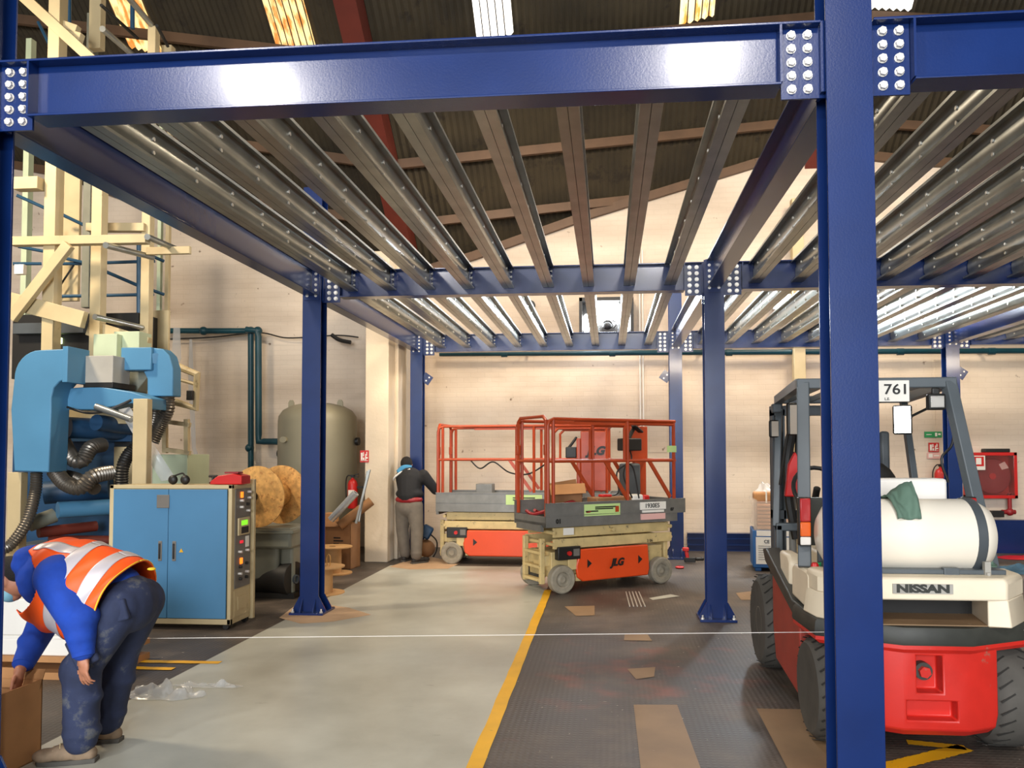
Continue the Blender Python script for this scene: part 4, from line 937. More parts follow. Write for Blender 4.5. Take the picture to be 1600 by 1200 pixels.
MB().b2((-.20, -.18, .0), (.30, .2, .15)).build('parcel_body', 'cardboard', t, bevel=.04, seg=3); MB().b2((-.05, -.187, -.0), (-.03, .2, .155)).b2((.15, -.187, -.0), (.17, .2, .155)).build('string_tie', 'paper', t)
tag(crumple((5.2, 7.42, 1.06), (.22, .16, .14), 14, 4).build('plastic_bag', 'plastic_film', None, ang=60, weld=True), 'crumpled white plastic bag on the brown parcel', 'bag')
# red drill on the floor and cloths at the far right
a = FL(1078, 880); t = thing('cordless_drill', 'red and black power tool lying on the floor behind the middle column', 'drill', (a.x, a.y, 0))
MB().box((0, 0, .05), (.16, .07, .07)).cyl((.08, 0, .06), (.2, .02, .06), .025).build('motor_housing', 'black', t, bevel=.01); MB().bar((-.03, 0, .05), (-.06, 0, .22), .05, .06).box((-.06, 0, .2), (.09, .08, .05)).build('handle', 'red', t, bevel=.01)
a = FL(1062, 888)
tag(MB().lathe([(.04, 0), (.06, .01), (.06, .02), (.045, .03), (.04, .02), (.04, 0)], (a.x, a.y, 0), n=20).build('red_tape', 'red'), 'small red ring of tape on the floor beside the power tool', 'tape')
a = FL(1585, 893); tag(crumple((a.x, a.y, 0), (.45, .3, .10), 16, 8).build('blue_dust_sheet', 'cloth_blue', None, ang=60, weld=True), 'dark blue dust sheet lying on the floor behind the forklift', 'sheet')
a = FL(1592, 872); tag(crumple((a.x+.2, a.y, 0), (.5, .3, .03), 16, 9).build('red_rag', 'red', None, ang=60, weld=True), 'flat red rag on the floor near the blue plinth', 'rag')
# ------------------------------------------------------------------ blue control cabinet
CBX, CBY = -.43, 3.35
t = thing('control_cabinet', 'blue two-door control cabinet in a cream frame with buttons on its right side', 'cabinet', (CBX, CBY, 0))
wd, dp, z0, z1 = 1.17, .42, .05, 1.31
m = MB().b2((-wd, 0, z0), (0, .04, z0+.05)).b2((-wd, 0, z1-.035), (0, .04, z1)).b2((-wd, 0, z0), (-wd+.04, .04, z1)).b2((-.035, 0, z0), (0, .04, z1))
m.b2((-wd, .03, z0), (0, dp, z1-.005)).b2((-.03, dp-.04, z0-.02), (.03, dp, z1+.04)); m.build('cabinet_body', 'cream', t, bevel=.004)
for xa, xb in ((-wd+.045, -wd/2-.012), (-wd/2-.008, -.04)):
    d = MB().b2((xa, -.012, z0+.055), (xb, .004, z1-.04)).build('door', 'cab_blue', t, bevel=.003)
    hx = xb-.07 if xa < -wd/2-.1 else xa+.06
    MB().b2((hx-.018, -.018, .62), (hx+.018, -.010, .80)).build('handle_recess', 'grey_panel', d, bevel=.004); MB().b2((hx-.010, -.026, .64), (hx+.006, -.016, .78)).build('handle', 'black', d, bevel=.003)
MB().b2((-wd/2-.12, -.018, 1.10), (-wd/2-.0, -.012, 1.22)).build('badge', 'grey_panel', t, bevel=.01)
MB().prism([(-wd/2+.10, .70), (-wd/2+.14, .70), (-wd/2+.12, .735)], 'y', -.016, -.012).build('warning_sticker', 'yellow_line', t)
def side(py): return A(360, py, CBY).z
pn = MB().b2((.0, .06, .36), (.006, .36, z1-.04)).build('switch_panel', 'grey_panel', t)
MB().b2((.0, .06, z0+.05), (.004, .36, .34)).b2((.004, .12, .16), (.010, .28, .28)).build('vent_panel', 'cream', t)
for z, yy in ((1.22, .17), (.61, .17)): MB().b2((.006, yy-.02, z-.035), (.018, yy+.02, z+.02)).build('orange_lamp', 'led_orange', pn, bevel=.003)
MB().b2((.006, .10, .84), (.02, .32, 1.0)).build('display_bezel', 'cream', pn, bevel=.004)
MB().b2((.02, .15, .93), (.022, .27, .975)).build('green_display', 'led_green', pn)
MB().b2((.02, .15, .855), (.022, .29, .915)).build('keypad', 'black', pn)
MB().b2((.006, .15, .765), (.016, .20, .79)).build('red_lamp', 'led_red', pn)
MB().b2((.006, .26, .72), (.012, .32, .82)).build('plate', 'paper', pn)
for yy, z in ((.30, 1.235), (.30, 1.18), (.15, 1.10), (.28, 1.06), (.13, .69), (.27, .69), (.13, .49), (.27, .49), (.15, 1.16)):
    MB().cyl((.006, yy, z), (.04, yy, z), .012, n=12).build('knob', 'bolt', pn)
for yy, z in ((.15, .44), (.27, .44), (.15, .55), (.27, .57), (.28, 1.12)):
    MB().cyl((.006, yy, z), (.03, yy, z), .014, n=12).build('selector', 'black', pn)
for x, y in ((-wd+.08, .05), (-.06, .05), (-wd+.08, dp-.06), (-.04, dp-.06)):
    MB().cyl((x, y-.02, .028), (x, y+.02, .028), .027, n=16).cyl((x, y, .03), (x, y, .06), .02, n=10).build('castor', 'black', t)
# things on the cabinet
t = thing('red_hand_tool', 'red plastic tool box lying on the right corner of the control cabinet', 'tool box', (CBX-.12, CBY+.2, 1.31))
MB().prism([(-.16, 0), (.15, 0), (.15, .08), (.06, .10), (-.08, .08), (-.15, .03)], 'y', -.08, .10).build('case', 'red', t, bevel=.008)
MB().prism([(-.03, .10), (.10, .10), (.10, .115), (-.03, .115)], 'y', -.05, .05).build('lid_grip', 'dark_red', t)
t = thing('hand_tap', 'black hand wheel tap standing on the control cabinet', 'tap', (CBX-.34, CBY+.30, 1.31))
MB().cyl((0, 0, 0), (0, 0, .07), .012).cyl((-.04, 0, .07), (.04, 0, .07), .012, n=8).cyl((0, 0, 0), (0, 0, .015), .035).build('tap_body', 'black', t)
t = thing('ear_defenders', 'dark ear defenders lying on the control cabinet', 'ear defenders', (CBX-.62, CBY+.2, 1.35))
for s in (-1, 1): MB().ell((s*.06, 0, 0), (.045, .03, .045)).build('ear_cup', 'black', t)
MB().tube([(-.06, 0, .03), (0, .05, .06), (.06, 0, .03)], .008, 6, smooth=4).build('headband', 'black', t)

# ------------------------------------------------------------------ printing / coating machine with its tower
MY = 4.7
mc = thing('coating_machine', 'tall cream and blue coating machine with ducts, rollers and hoses at left', 'machine', (-2.2, MY, 0))
OM = Vector((-2.2, MY, 0))
def mbar(name, m_, segs, w_, d_, Y=MY, each=True, bev=.004):
    for s in segs:
        y0 = s[4] if len(s) > 4 else Y; y1 = s[5] if len(s) > 5 else y0
        MB().bar(A(s[0], s[1], y0)-OM, A(s[2], s[3], y1)-OM, w_, d_, (0, 1, 0)).build(name, m_, mc, bevel=bev)
def mbox(name, m_, x0, y0, x1, y1, Y, depth, bev=.006, **k):
    a = A(x0, y0, Y)-OM; b = A(x1, y1, Y)-OM
    return MB().b2(a, (b.x, b.y+depth, b.z)).build(name, m_, mc, bevel=bev, **k)
# posts (vertical in the world)
def post(px, py0, py1, Y, w_, d_, m_='cream'):
    a = A(px, py0, Y)-OM; z1 = A(px, py1, Y).z
    zb = a.z
    if zb > z1: zb, z1 = z1, zb
    MB().b2((a.x-w_/2, a.y, zb), (a.x+w_/2, a.y+d_, z1)).build('tower_post', m_, mc, bevel=.004)
post(72, 575, -40, 4.9, .14, .14); post(145, 625, 200, 5.2, .13, .12); post(223, 620, 150, 5.6, .11, .1)
post(32, 600, 60, 6.3, .08, .1, 'mint'); post(132, 480, 20, 5.9, .10, .1, 'pump_grey'); post(147, 75, -60, 5.4, .15, .1); post(236, 95, 40, 5.4, .10, .1); post(259, 120, 70, 5.6, .13, .1)
post(246, 520, 150, 6.4, .05, .06, 'mint'); post(258, 560, 150, 6.4, .05, .06)
mbar('cross_beam', 'cream', [(20, 378, 231, 374, 4.9), (138, 356, 228, 356, 5.6)], .10, .10)
mbox('cross_beam', 'cream', 20, 276, 58, 294, 4.8, .12)
mbar('diagonal_brace', 'cream', [(18, 498, 108, 382, 4.8), (20, -20, 160, 108, 4.9)], .12, .07)
mbar('girder', 'cream', [(18, 470, 132, 500, 4.9), (140, 512, 232, 540, 5.3)], .19, .08)
mbox('side_panel', 'cream', 88, 230, 121, 470, 6.2, .05)
mbox('side_panel', 'cream', 235, 485, 262, 560, 6.0, .05)
mbar('top_bracket', 'cream', [(76, 32, 122, 48, 5.0), (100, 52, 128, 60, 5.0)], .10, .08)
mbox('machine_head', 'black', 20, 492, 215, 590, 5.6, .6)
mbox('head_beam', 'dark_grey', 20, 505, 130, 520, 5.5, .1)
# railings
rl = [(26, 305, 70, 325), (86, 330, 138, 355), (28, 385, 70, 393), (95, 402, 150, 415), (155, 420, 220, 448), (228, 450, 256, 460), (20, 412, 65, 412), (90, 412, 138, 412), (150, 411, 242, 408), (90, 463, 240, 460), (225, 395, 256, 408), (90, 95, 60, 35)]
for s in rl: MB().cyl(A(s[0], s[1], 5.9)-OM, A(s[2], s[3], 6.1)-OM, .022, n=8).build('railing', 'rail_blue', mc)
for px, a, b in ((92, 355, 466), (157, 370, 485), (217, 382, 490), (108, -20, 70), (207, 0, 45)): MB().cyl(A(px, a, 6.0)-OM, A(px, b, 6.0)-OM, .028, n=8).build('railing_post', 'rail_blue', mc)
MB().cyl(A(85, 460, 6.1)-OM, A(118, 410, 6.1)-OM, .012, n=6).build('railing_brace', 'black', mc)
# guide rollers
for s in ((165, 383, 4.6, 238, 402, 5.5), (230, 370, 4.8, 282, 392, 5.6), (148, 495, 4.9, 222, 512, 5.6), (195, -10, 4.8, 236, 38, 5.4), (160, 45, 4.7, 210, 88, 5.4)):
    MB().cyl(A(s[0], s[1], s[2])-OM, A(s[3], s[4], s[5])-OM, .035, n=16).build('guide_roller', 'galv', mc)
for s in ((158, 8, 4.9, 215, 60, 5.6), (245, 40, 5, 262, 72, 5.4)): MB().cyl(A(s[0], s[1], s[2])-OM, A(s[3], s[4], s[5])-OM, .02, n=8).build('tie_rod', 'black', mc)
mbox('roller_bracket', 'cream', 228, 386, 296, 396, 5.3, .05); mbox('switch_box', 'paper', 22, 413, 36, 428, 4.8, .06)
mbox('lamp_glass', 'light_green_glow', 80, 528, 96, 537, 5.58, .02)
mbox('mint_box', 'mint', 146, 522, 182, 560, 5.0, .2); mbox('mint_box', 'mint', 178, 518, 216, 600, 5.1, .25)
# big blue extraction hood with its elbow
def hood(name, pts, Y, depth, m_='duct_blue', bev=.01):
    P = [A(x, y, Y)-OM for x, y in pts]
    return MB().prism([(p.x, p.z) for p in P], 'y', P[0].y, P[0].y+depth).build(name, m_, mc, bevel=bev)
arc = [(104, 545)]+[(62, 547)]+[(62-40*sin_, 547+45*(1-cos_)) for sin_, cos_ in [(math.sin(a), math.cos(a)) for a in [i*PI/16 for i in range(1, 9)]]]
hood('extraction_duct', arc+[(17, 640), (22, 736), (76, 738), (80, 640), (80, 622), (84, 606), (93, 596), (104, 592)], 4.25, .28)
MB().b2(A(98, 541, 4.22)-OM, A(105, 597, 4.22)-OM+Vector((0, .34, 0))).build('duct_flange', 'duct_blue', mc, bevel=.004)
mbox('duct_box', 'lightgrey', 120, 556, 176, 598, 4.5, .3)
mbox('duct_slot', 'black', 130, 597, 176, 606, 4.5, .4)
hood('lower_hood', [(104, 607), (150, 603), (205, 612), (236, 622), (236, 640), (205, 630), (150, 640), (104, 640)], 4.5, .35)
mbox('right_duct', 'duct_blue', 189, 543, 236, 578, 4.7, .2, bev=.01)
arc2 = [(236, 543), (254, 545), (264, 555), (270, 575), (270, 619), (230, 619), (230, 592), (224, 580), (236, 578)]
hood('right_elbow', arc2, 4.75, .17)
MB().cyl(A(243, 560, 4.74)-OM, A(243, 560, 4.76)-OM, .06, n=24).build('duct_cover', 'duct_blue', mc)
hood('funnel', [(184, 578), (233, 580), (228, 592), (212, 612), (200, 612)], 4.95, .2, 'pump_grey')
# corrugated hoses
def hs(pts, r, m_='hose', pitch=.028): MB().hose([A(*p)-OM for p in pts], r, pitch).build('flexible_hose', m_, mc)
hs([(262, 619, 4.85), (262, 640, 4.85), (250, 665, 4.85), (238, 690, 4.8)], .075)
hs([(244, 619, 4.9), (244, 636, 4.9), (240, 660, 4.95), (228, 680, 5.0)], .055)
hs([(98, 690, 4.75), (112, 715, 4.6), (128, 720, 4.6), (142, 700, 4.7), (160, 695, 4.9)], .085)
hs([(85, 735, 4.5), (102, 755, 4.45), (125, 762, 4.45), (145, 745, 4.5), (175, 738, 4.7)], .085)
hs([(150, 765, 4.6), (120, 748, 4.7), (95, 742, 4.8)], .07)
hs([(57, 738, 4.4), (55, 770, 4.4), (42, 815, 4.3), (18, 850, 4.2), (0, 860, 4.1)], .06)
hs([(230, 690, 4.9), (205, 705, 4.8), (192, 730, 4.7), (190, 762, 4.7)], .07, 'black')
# body below, rollers and frame
mbox('machine_body', 'dark_blue_paint', 20, 690, 175, 885, 5.3, .7)
mbox('machine_body', 'dark_blue_paint', 100, 655, 205, 690, 5.2, .4)
for s, r, m_ in (((105, 668, 4.7, 200, 672, 5.3), .12, 'dark_blue_paint'), ((150, 660, 4.7, 205, 668, 5.2), .09, 'dark_blue_paint'), ((90, 797, 4.6, 172, 792, 5.0), .09, 'duct_blue'), ((70, 770, 4.8, 170, 762, 5.1), .13, 'dark_blue_paint'), ((60, 832, 4.6, 150, 822, 5.1), .06, 'rafter_red'), ((75, 845, 4.7, 170, 845, 5.1), .06, 'rafter_red'), ((45, 820, 4.5, 85, 805, 4.7), .08, 'pump_grey')):
    MB().cyl(A(s[0], s[1], s[2])-OM, A(s[3], s[4], s[5])-OM, r, n=20).build('roller', m_, mc)
mbox('base_frame', 'dark_grey', 20, 850, 175, 950, 4.9, .6); mbox('cream_rail', 'cream', 100, 640, 208, 662, 4.9, .08)
mbox('frame_leg', 'cream', 12, 738, 30, 870, 4.3, .1)
mbox('front_post', 'cream', 208, 623, 228, 765, 4.1, .09)
MB().cyl(A(205, 655, 4.4)-OM, A(150, 635, 4.4)-OM, .035).build('roller', 'galv', mc)
MB().tube([A(105, 636, 4.4)-OM, A(135, 645, 4.4)-OM, A(165, 642, 4.4)-OM, A(190, 632, 4.45)-OM, A(205, 625, 4.5)-OM], .014, 6, smooth=6).build('cable', 'black', mc)
P = [A(185, 640, 4.5)-OM, A(203, 636, 4.5)-OM, A(275, 748, 4.2)-OM, A(252, 752, 4.2)-OM]
MB().add([P[0], P[1], P[2], P[3]], [(0, 1, 2, 3)]).build('film_web', 'plastic_film', mc, solid=.003)
# cream tube frames at the right of the machine
MB().tube([A(276, 572, 5.4)-OM, A(308, 585, 5.4)-OM, A(306, 638, 5.4)-OM, A(274, 628, 5.4)-OM], .045, 8).build('tube_frame', 'cream', mc)
MB().tube([A(276, 592, 5.4)-OM, A(304, 600, 5.4)-OM], .02, 8).build('frame_bar', 'cream', mc)
for s in ((255, 658, 297, 664), (255, 702, 297, 708), (258, 655, 258, 708), (292, 655, 292, 708)): MB().bar(A(s[0], s[1], 5.2)-OM, A(s[2], s[3], 5.2)-OM, .05, .05, (0, 1, 0)).build('frame_bar', 'cream', mc)
mbox('mint_cabinet', 'mint', 238, 710, 292, 760, 5.2, .5); mbox('instrument_box', 'cream', 178, 698, 208, 760, 5.2, .2)
mbox('frame_knob', 'black', 291, 610, 300, 625, 5.3, .05)
# hanging plastic film strips on the wall behind
for pts, lab in (([(271, 512), (281, 512), (283, 560), (276, 580), (268, 560)], 'wide white plastic film strip hanging from the teal wall pipe'), ([(296, 530), (300, 530), (303, 600), (306, 700), (318, 735), (310, 738), (300, 700), (294, 600)], 'narrow white plastic film strip hanging beside the machine')):
    P = [A(x, y, 9.1) for x, y in pts]
    tag(MB().prism([(p.x, p.z) for p in P], 'y', 9.1, 9.106).build('plastic_strip', 'plastic_film'), lab, 'plastic film')

# ------------------------------------------------------------------ tank, pump set, cable drums, boxes
a = A(497, 640, 8.55)
t = thing('air_tank', 'tall grey-green air receiver tank with domed top behind the left column', 'tank', (a.x, 8.55, 0)); t.scale = (1.16, 1.16, 1.05)
MB().lathe([(.50, .25), (.525, .35), (.525, 2.0), (.515, 2.08), (.46, 2.17), (.35, 2.24), (.18, 2.28), (0, 2.29)], (0, 0, 0), n=56).build('shell', 'tank_grey', t)
for s in (-.36, .33): MB().prism([(s-.04, 2.18), (s+.04, 2.18), (s+.04, 2.29), (s+.02, 2.33), (s-.02, 2.33), (s-.04, 2.29)], 'y', -.06, -.04).build('lifting_lug', 'tank_grey', t)
for k in range(3):
    an = k*2*PI/3+.5; MB().b2((-.04, -.04, 0), (.04, .04, .35)).build('foot', 'tank_grey', t).location = (.45*cos(an), .45*sin(an), 0)
for z, x in ((1.52, -.52), (1.7, .54)): MB().cyl((x, 0, z), (x*1.08, 0, z), .06).build('pipe_stub', 'black', t)
MB().cyl((-.27, -.47, 1.72), (-.27, -.52, 1.72), .045).build('inspection_port', 'tank_grey', t)
MB().b2((.02, -.53, 1.15), (.05, -.52, 1.18)).b2((.10, -.53, 1.2), (.12, -.52, 1.23)).build('small_plugs', 'black', t)
t = thing('cable_reel', 'large reel with two round chipboard flanges behind the control cabinet', 'cable reel', tuple(A(402, 776, 4.75)))
ax = Vector((.16, .987, 0)).normalized(); rr = .335
for k, o in enumerate((0, .46)):
    c = ax*o
    MB().lathe([(.03, -.008), (rr, -.008), (rr, .008), (.03, .008), (.03, -.008)], c, ax, 48).build('flange', 'osb', t)
MB().cyl(ax*.0, ax*.46, .13, n=32).build('drum_core', 'osb', t)
MB().cyl(ax*-.08+Vector((-.05, 0, 0)), ax*-.0+Vector((-.05, 0, 0)), .06, n=10).build('hub', 'black', t)
zr = A(408, 776, 4.75).z-rr
t = thing('pump_unit', 'grey pump housing and stand under the chipboard reel', 'pump', (A(430, 880, 4.9).x, 4.9, 0))
MB().b2((-.34, -.1, .55), (.22, .5, zr-.01)).b2((-.30, -.05, .2), (.05, .45, .6)).b2((.05, 0, 0), (.2, .4, .6)).build('pump_housing', 'pump_grey', t, bevel=.03)
MB().b2((-.36, -.14, zr-.07), (.26, .0, zr-.03)).build('housing_flange', 'pump_grey', t, bevel=.006)
MB().b2((-.3, -.05, 0), (.24, .45, .06)).build('bed_plate', 'black', t)
a = FL(420, 938)
t = thing('black_film_roll', 'big roll of black film lying on the floor beside the left column', 'roll', (a.x, a.y+.25, .20))
ax2 = Vector((.97, -.24, 0)).normalized()
MB().lathe([(.05, -.30), (.19, -.30), (.195, -.29), (.195, .20), (.19, .21), (.05, .21), (.05, -.30)], (0, 0, 0), ax2, 40).build('roll', 'black', t)
MB().lathe([(.035, .2), (.05, .2), (.05, .24), (.035, .24), (.035, .2)], (0, 0, 0), ax2, 20).build('core_tube', 'dark_grey', t)
t = thing('drive_pedestal', 'rusty machine pedestal between the film roll and the left column', 'pedestal', (A(457, 900, 5.3).x, 5.3, 0))
MB().b2((-.09, -.1, 0), (.10, .15, .42)).cyl((0, -.14, .5), (0, .2, .5), .11, n=20).build('casting', 'pump_grey', t, bevel=.02)
def spool(px, py, h, r, label):
    a = FL(px, py); t = thing('wooden_spool', label, 'spool', (a.x, a.y, 0), 0, 'small wooden spools beside the left column')
    for z in (0, h-.014): MB().lathe([(.045, 0), (r, 0), (r, .014), (.045, .014), (.045, 0)], (0, 0, z), n=40).build('flange', 'ply', t)
    MB().lathe([(.045, .014), (r*.46, .014), (r*.46, h-.014), (.045, h-.014), (.045, .014)], (0, 0, 0), n=32).build('core', 'ply', t)
    return t
spool(504, 927, .31, .245, 'small wooden spool nearest the foot of the left column')
sp = spool(519, 896, .36, .26, 'small wooden spool behind the nearer one, against the cardboard box')
a = FL(512, 893)
t = thing('wire_handle', 'thin wire loop standing in the nearer wooden spool', 'wire', tuple(FL(513, 927)+Vector((0, 0, .25))))
MB().tube([(0, 0, .0), (-.02, 0, .1), (-.02, 0, .16), (0, 0, .19), (.02, 0, .16), (.02, 0, .1), (0, 0, 0)], .006, 6, smooth=5).build('loop', 'osb', t)
a = FL(541, 882)
t = thing('cardboard_box', 'tall cardboard box holding long tubes in front of the white pillar', 'box', (a.x+.1, a.y-.35, 0), -.1)
MB().b2((-.28, -.1, 0), (.13, .22, .012)).b2((-.28, -.1, 0), (.13, -.092, .62)).b2((-.28, .212, 0), (.13, .22, .62)).b2((-.28, -.1, 0), (-.272, .22, .62)).b2((.122, -.1, 0), (.13, .22, .62)).build('carton', 'cardboard_dark', t)
MB().bar((-.28, -.1, .62), (.0, -.1, .62), .12, .006, (0, -.6, .8)).build('flap', 'cardboard_dark', t)
g = MB()
for k, (z, l) in enumerate(((.42, .10), (.38, .14), (.34, .08))): g.b2((-.12, -.104, z), (-.12+l, -.1, z+.018))
g.build('box_print', 'black', t)
def long_thing(name, p, q, r, m_, label, cat, prof='c'):
    m = MB()
    if prof == 'c': m.lathe([(r*.7, 0), (r, 0), (r, (q-p).length), (r*.7, (q-p).length), (r*.7, 0)], p, (q-p), 20)
    else: m.bar(p, q, .03, .004, (0, -1, 0)).bar(p+Vector((.015, 0, 0)), q+Vector((.015, 0, 0)), .004, .03, (0, -1, 0))
    return tag(m.build(name, m_), label, cat)
long_thing('cardboard_tube', A(530, 822, 6.95), A(580, 783, 7.15), .065, 'cardboard_dark', 'thick cardboard tube leaning out of the tall cardboard box', 'tube')
long_thing('foil_roll', A(517, 812, 6.85), A(556, 770, 6.85), .05, 'foil', 'shiny silver foil roll leaning beside the cardboard tube', 'roll')
long_thing('metal_angle', A(556, 818, 6.8), A(577, 734, 6.9), .02, 'galv', 'long galvanised metal angle leaning against the white pillar', 'metal profile', 'a')
long_thing('metal_tube', A(561, 815, 6.84), A(574, 736, 6.94), .014, 'galv', 'thin metal tube beside the leaning galvanised angle', 'tube')
tag(MB().b2(A(505, 802, 7.3), A(522, 816, 7.3)+Vector((0, .2, 0))).build('small_carton', 'cardboard', bevel=.005), 'small brown carton in front of the grey tank', 'carton')
tag(MB().b2((A(505, 816, 7.3).x-.1, 7.25, 0), (A(522, 816, 7.3).x+.05, 7.55, A(505, 816, 7.3).z)).build('storage_box', 'pump_grey', bevel=.01), 'grey storage box behind the wooden spools', 'box')
# vacuum by the worker
a = FL(672, 868)
t = thing('vacuum_cleaner', 'small dark vacuum cleaner with hose beside the worker at the back', 'vacuum cleaner', (a.x+.02, a.y-.32, 0), .2)
MB().box((0, 0, .40), (.16, .16, .20), Matrix.Rotation(.5, 3, 'Y')).build('motor_head', 'dark_blue_paint', t, bevel=.03); MB().ell((-.03, .06, .14), (.16, .16, .14)).build('dust_bag', 'cardboard_dark', t)
MB().tube([(.06, 0, .36), (.15, 0, .26), (.15, 0, .12), (.1, 0, .02)], .012, 6, smooth=6).build('hose', 'black', t)

# ------------------------------------------------------------------ foreground left: boxes and film on the floor
bx = A(58, 1092, .30)
t = thing('cardboard_box', 'open cardboard box on the floor under the bending worker\'s hand', 'box', (-.21, .34, 0), -.06)
hx_, hy_, hz_ = .20, .15, .41
m = MB().b2((-hx_, -hy_, 0), (hx_, hy_, .01)).b2((-hx_, -hy_, 0), (hx_, -hy_+.006, hz_)).b2((-hx_, hy_-.006, 0), (hx_, hy_, hz_)).b2((-hx_, -hy_, 0), (-hx_+.006, hy_, hz_)).b2((hx_-.006, -hy_, 0), (hx_, hy_, hz_)); m.build('carton', 'cardboard', t)
MB().bar((-hx_, hy_, hz_), (hx_, hy_, hz_), .006, .10, (0, .4, 1)).build('flap', 'cardboard', t)
MB().b2((.06, -hy_-.002, .26), (.14, -hy_, .40)).build('packing_tape', 'cream', t)
MB().b2((-.03, -hy_-.003, .06), (.02, -hy_, .14)).build('paper_label', 'paper', t)
MB().tube([(.02, -hy_-.005, .30), (.03, -hy_-.015, .36), (.05, -hy_-.01, .42), (.05, -hy_+.03, .43)], .010, 6, smooth=5).build('red_strap', 'red', t)
t = thing('paper_stack', 'stack of white sheets on a brown board behind the bending worker', 'stack', (-1.05, 2.0, 0))
MB().b2((-.5, -.2, 0), (.45, .4, .05)).b2((-.5, -.2, .12), (.45, .4, .16)).b2((-.45, -.15, .05), (-.35, .35, .12)).b2((.3, -.15, .05), (.4, .35, .12)).build('pallet', 'cardboard', t)
MB().b2((-.5, -.18, .16), (.36, .36, .30)).b2((-.5, -.18, .30), (.33, .34, .56)).build('white_sheets', 'paper', t, bevel=.01)
m = crumple((.22, 1.72, .004), (.33, .12, .10), 30, 11, rough=1.1)
P0 = FL(255, 1088)
m = crumple((P0.x, P0.y, .004), (.30, .10, .06), 26, 11, rough=1.2)
P1 = FL(325, 1073)
m2 = crumple((P1.x, P1.y, .004), (.25, .05, .03), 18, 12, rough=1.0); m.v += []; n_ = len(m.v); m.v += m2.v; m.f += [tuple(i+n_ for i in f) for f in m2.f]
tag(m.build('plastic_sheet', 'plastic_film', None, ang=50, weld=True), 'crumpled clear plastic film lying on the floor by the grey lane edge', 'plastic film')
# ------------------------------------------------------------------ people
def hand(mb, wrist, dirv, palmn, side, curl, s=1.0):
    """five fingered hand grown from the wrist; dirv points to the fingertips, palmn out of the palm, side towards the thumb"""
    d = Vector(dirv).normalized(); n = Vector(palmn); n = (n-d*n.dot(d)).normalized(); t = Vector(side); t = (t-d*t.dot(d)-n*t.dot(n)).normalized()
    w0 = Vector(wrist)
    R = Matrix((t, d, n)).transposed()
    mb.ell(w0+d*.045*s, (.041*s, .052*s, .016*s), R, 14, 8)
    mb.cap(w0-d*.01, w0+d*.03*s, .024*s, .026*s, 12)
    for k, (off, ln) in enumerate(((.031, .070), (.010, .078), (-.011, .073), (-.031, .058))):
        p = w0+(d*.082+t*off)*s; q = p; a = 0; r = .0088*s
        for j, f in enumerate((.45, .32, .23)):
            a += curl*(.5+.25*j)+.05*k
            v = d*math.cos(a)+n*math.sin(a)+t*(.06*(1.5-k)); v.normalize()
            nq = q+v*ln*f*s; mb.cap(q, nq, r, r*.9, 8); q = nq; r *= .9
    p = w0+(d*.02+t*.034)*s; v = (d*.7+t*.65+n*.25).normalized(); q = p+v*.035*s; mb.cap(p, q, .012*s, .0105*s, 8)
    v = (d*.9+t*.25+n*.4*curl).normalized(); q2 = q+v*.032*s; mb.cap(q, q2, .0105*s, .009*s, 8); mb.cap(q2, q2+v*.02*s, .009*s, .008*s, 8)
def V(*a): return Vector(a)
# ---- worker bending over the box
me_ = thing('person', 'person in orange hi-vis vest and blue hoodie bending over a cardboard box', 'person', (.25, .6, 0))
O = Vector((.25, .6, 0))
def P(x, y, z): return V(x, y, z)-O
hip = P(.37, .58, .82); chest = P(.03, .58, .935); neck = P(-.15, .58, .935); head = P(-.265, .58, .915)
shN = A(92, 902, .43)-O; elN = A(124, 972, .34)-O; wrN = A(131, 1026, .32)-O
shF = P(-.10, .78, .90); elF = P(-.16, .70, .68); wrF = A(30, 1050, .42)-O
hipN = P(.37, .50, .79); knN = P(.245, .44, .47); anN = P(.245, .44, .09)
hipF = P(.38, .68, .79); knF = P(.27, .72, .48); anF = P(.20, .72, .09)
b = MB()
b.cap(hip, chest, .11, .13).cap(chest, neck, .12, .07).cap(neck, head, .055, .06)
b.ell(head, (.078, .075, .115), Matrix.Rotation(-.9, 3, 'Y').to_3x3(), 18, 12)
for s, e, w_ in ((shN, elN, wrN), (shF, elF, wrF)): b.cap(s, e, .055, .042).cap(e, w_, .042, .027)
for s, k, a in ((hipN, knN, anN), (hipF, knF, anF)): b.cap(s, k, .085, .058).cap(k, a, .058, .04)
b.cap(anN, P(.12, .45, .04), .04, .035).cap(anF, P(.07, .78, .04), .04, .035)
# face: nose, ears, brow, chin looking down and to the left
fd = V(-.75, 0, -.66).normalized(); up_ = V(-.66, 0, .75)*1; 
b.cap(head+fd*.07+up_*.0, head+fd*.1-up_*.02, .014, .016, 8); b.ell(head+fd*.05-up_*.07, (.04, .035, .035)); 
for s in (-1, 1): b.ell(head+V(.005, s*.076, 0), (.022, .010, .032), None, 10, 8)
hand(b, wrN, V(.04, -.04, -1), V(.4, .9, 0), V(-1, -.1, 0), .35)
hand(b, wrF, V(-.1, -.05, -1), V(1, .1, 0), V(.1, -1, 0), .45)
b.organic('body', 'skin', me_, voxel=.0065, smooth=3)
for s in (-1, 1): MB().ell(head+fd*.075+V(0, s*.03, .015), (.012, .012, .010)).build('eye', 'white', me_)
MB().ell(head+V(.03, 0, .045), (.095, .082, .085)).ell(head+V(-.02, 0, .075), (.07, .07, .05)).organic('hair', 'hair', me_, .01, 4)
MB().ell(head+fd*.062-up_*.045, (.05, .062, .055), Matrix.Rotation(-.7, 3, 'Y').to_3x3()).organic('face_mask', 'mask_cloth', me_, .007, 3)
MB().tube([head+fd*.06-up_*.03+V(0, -.06, 0), head+V(-.02, -.08, -.01), head+V(.005, -.083, .02)], .003, 6).build('mask_strap', 'white', me_)
h_ = MB()
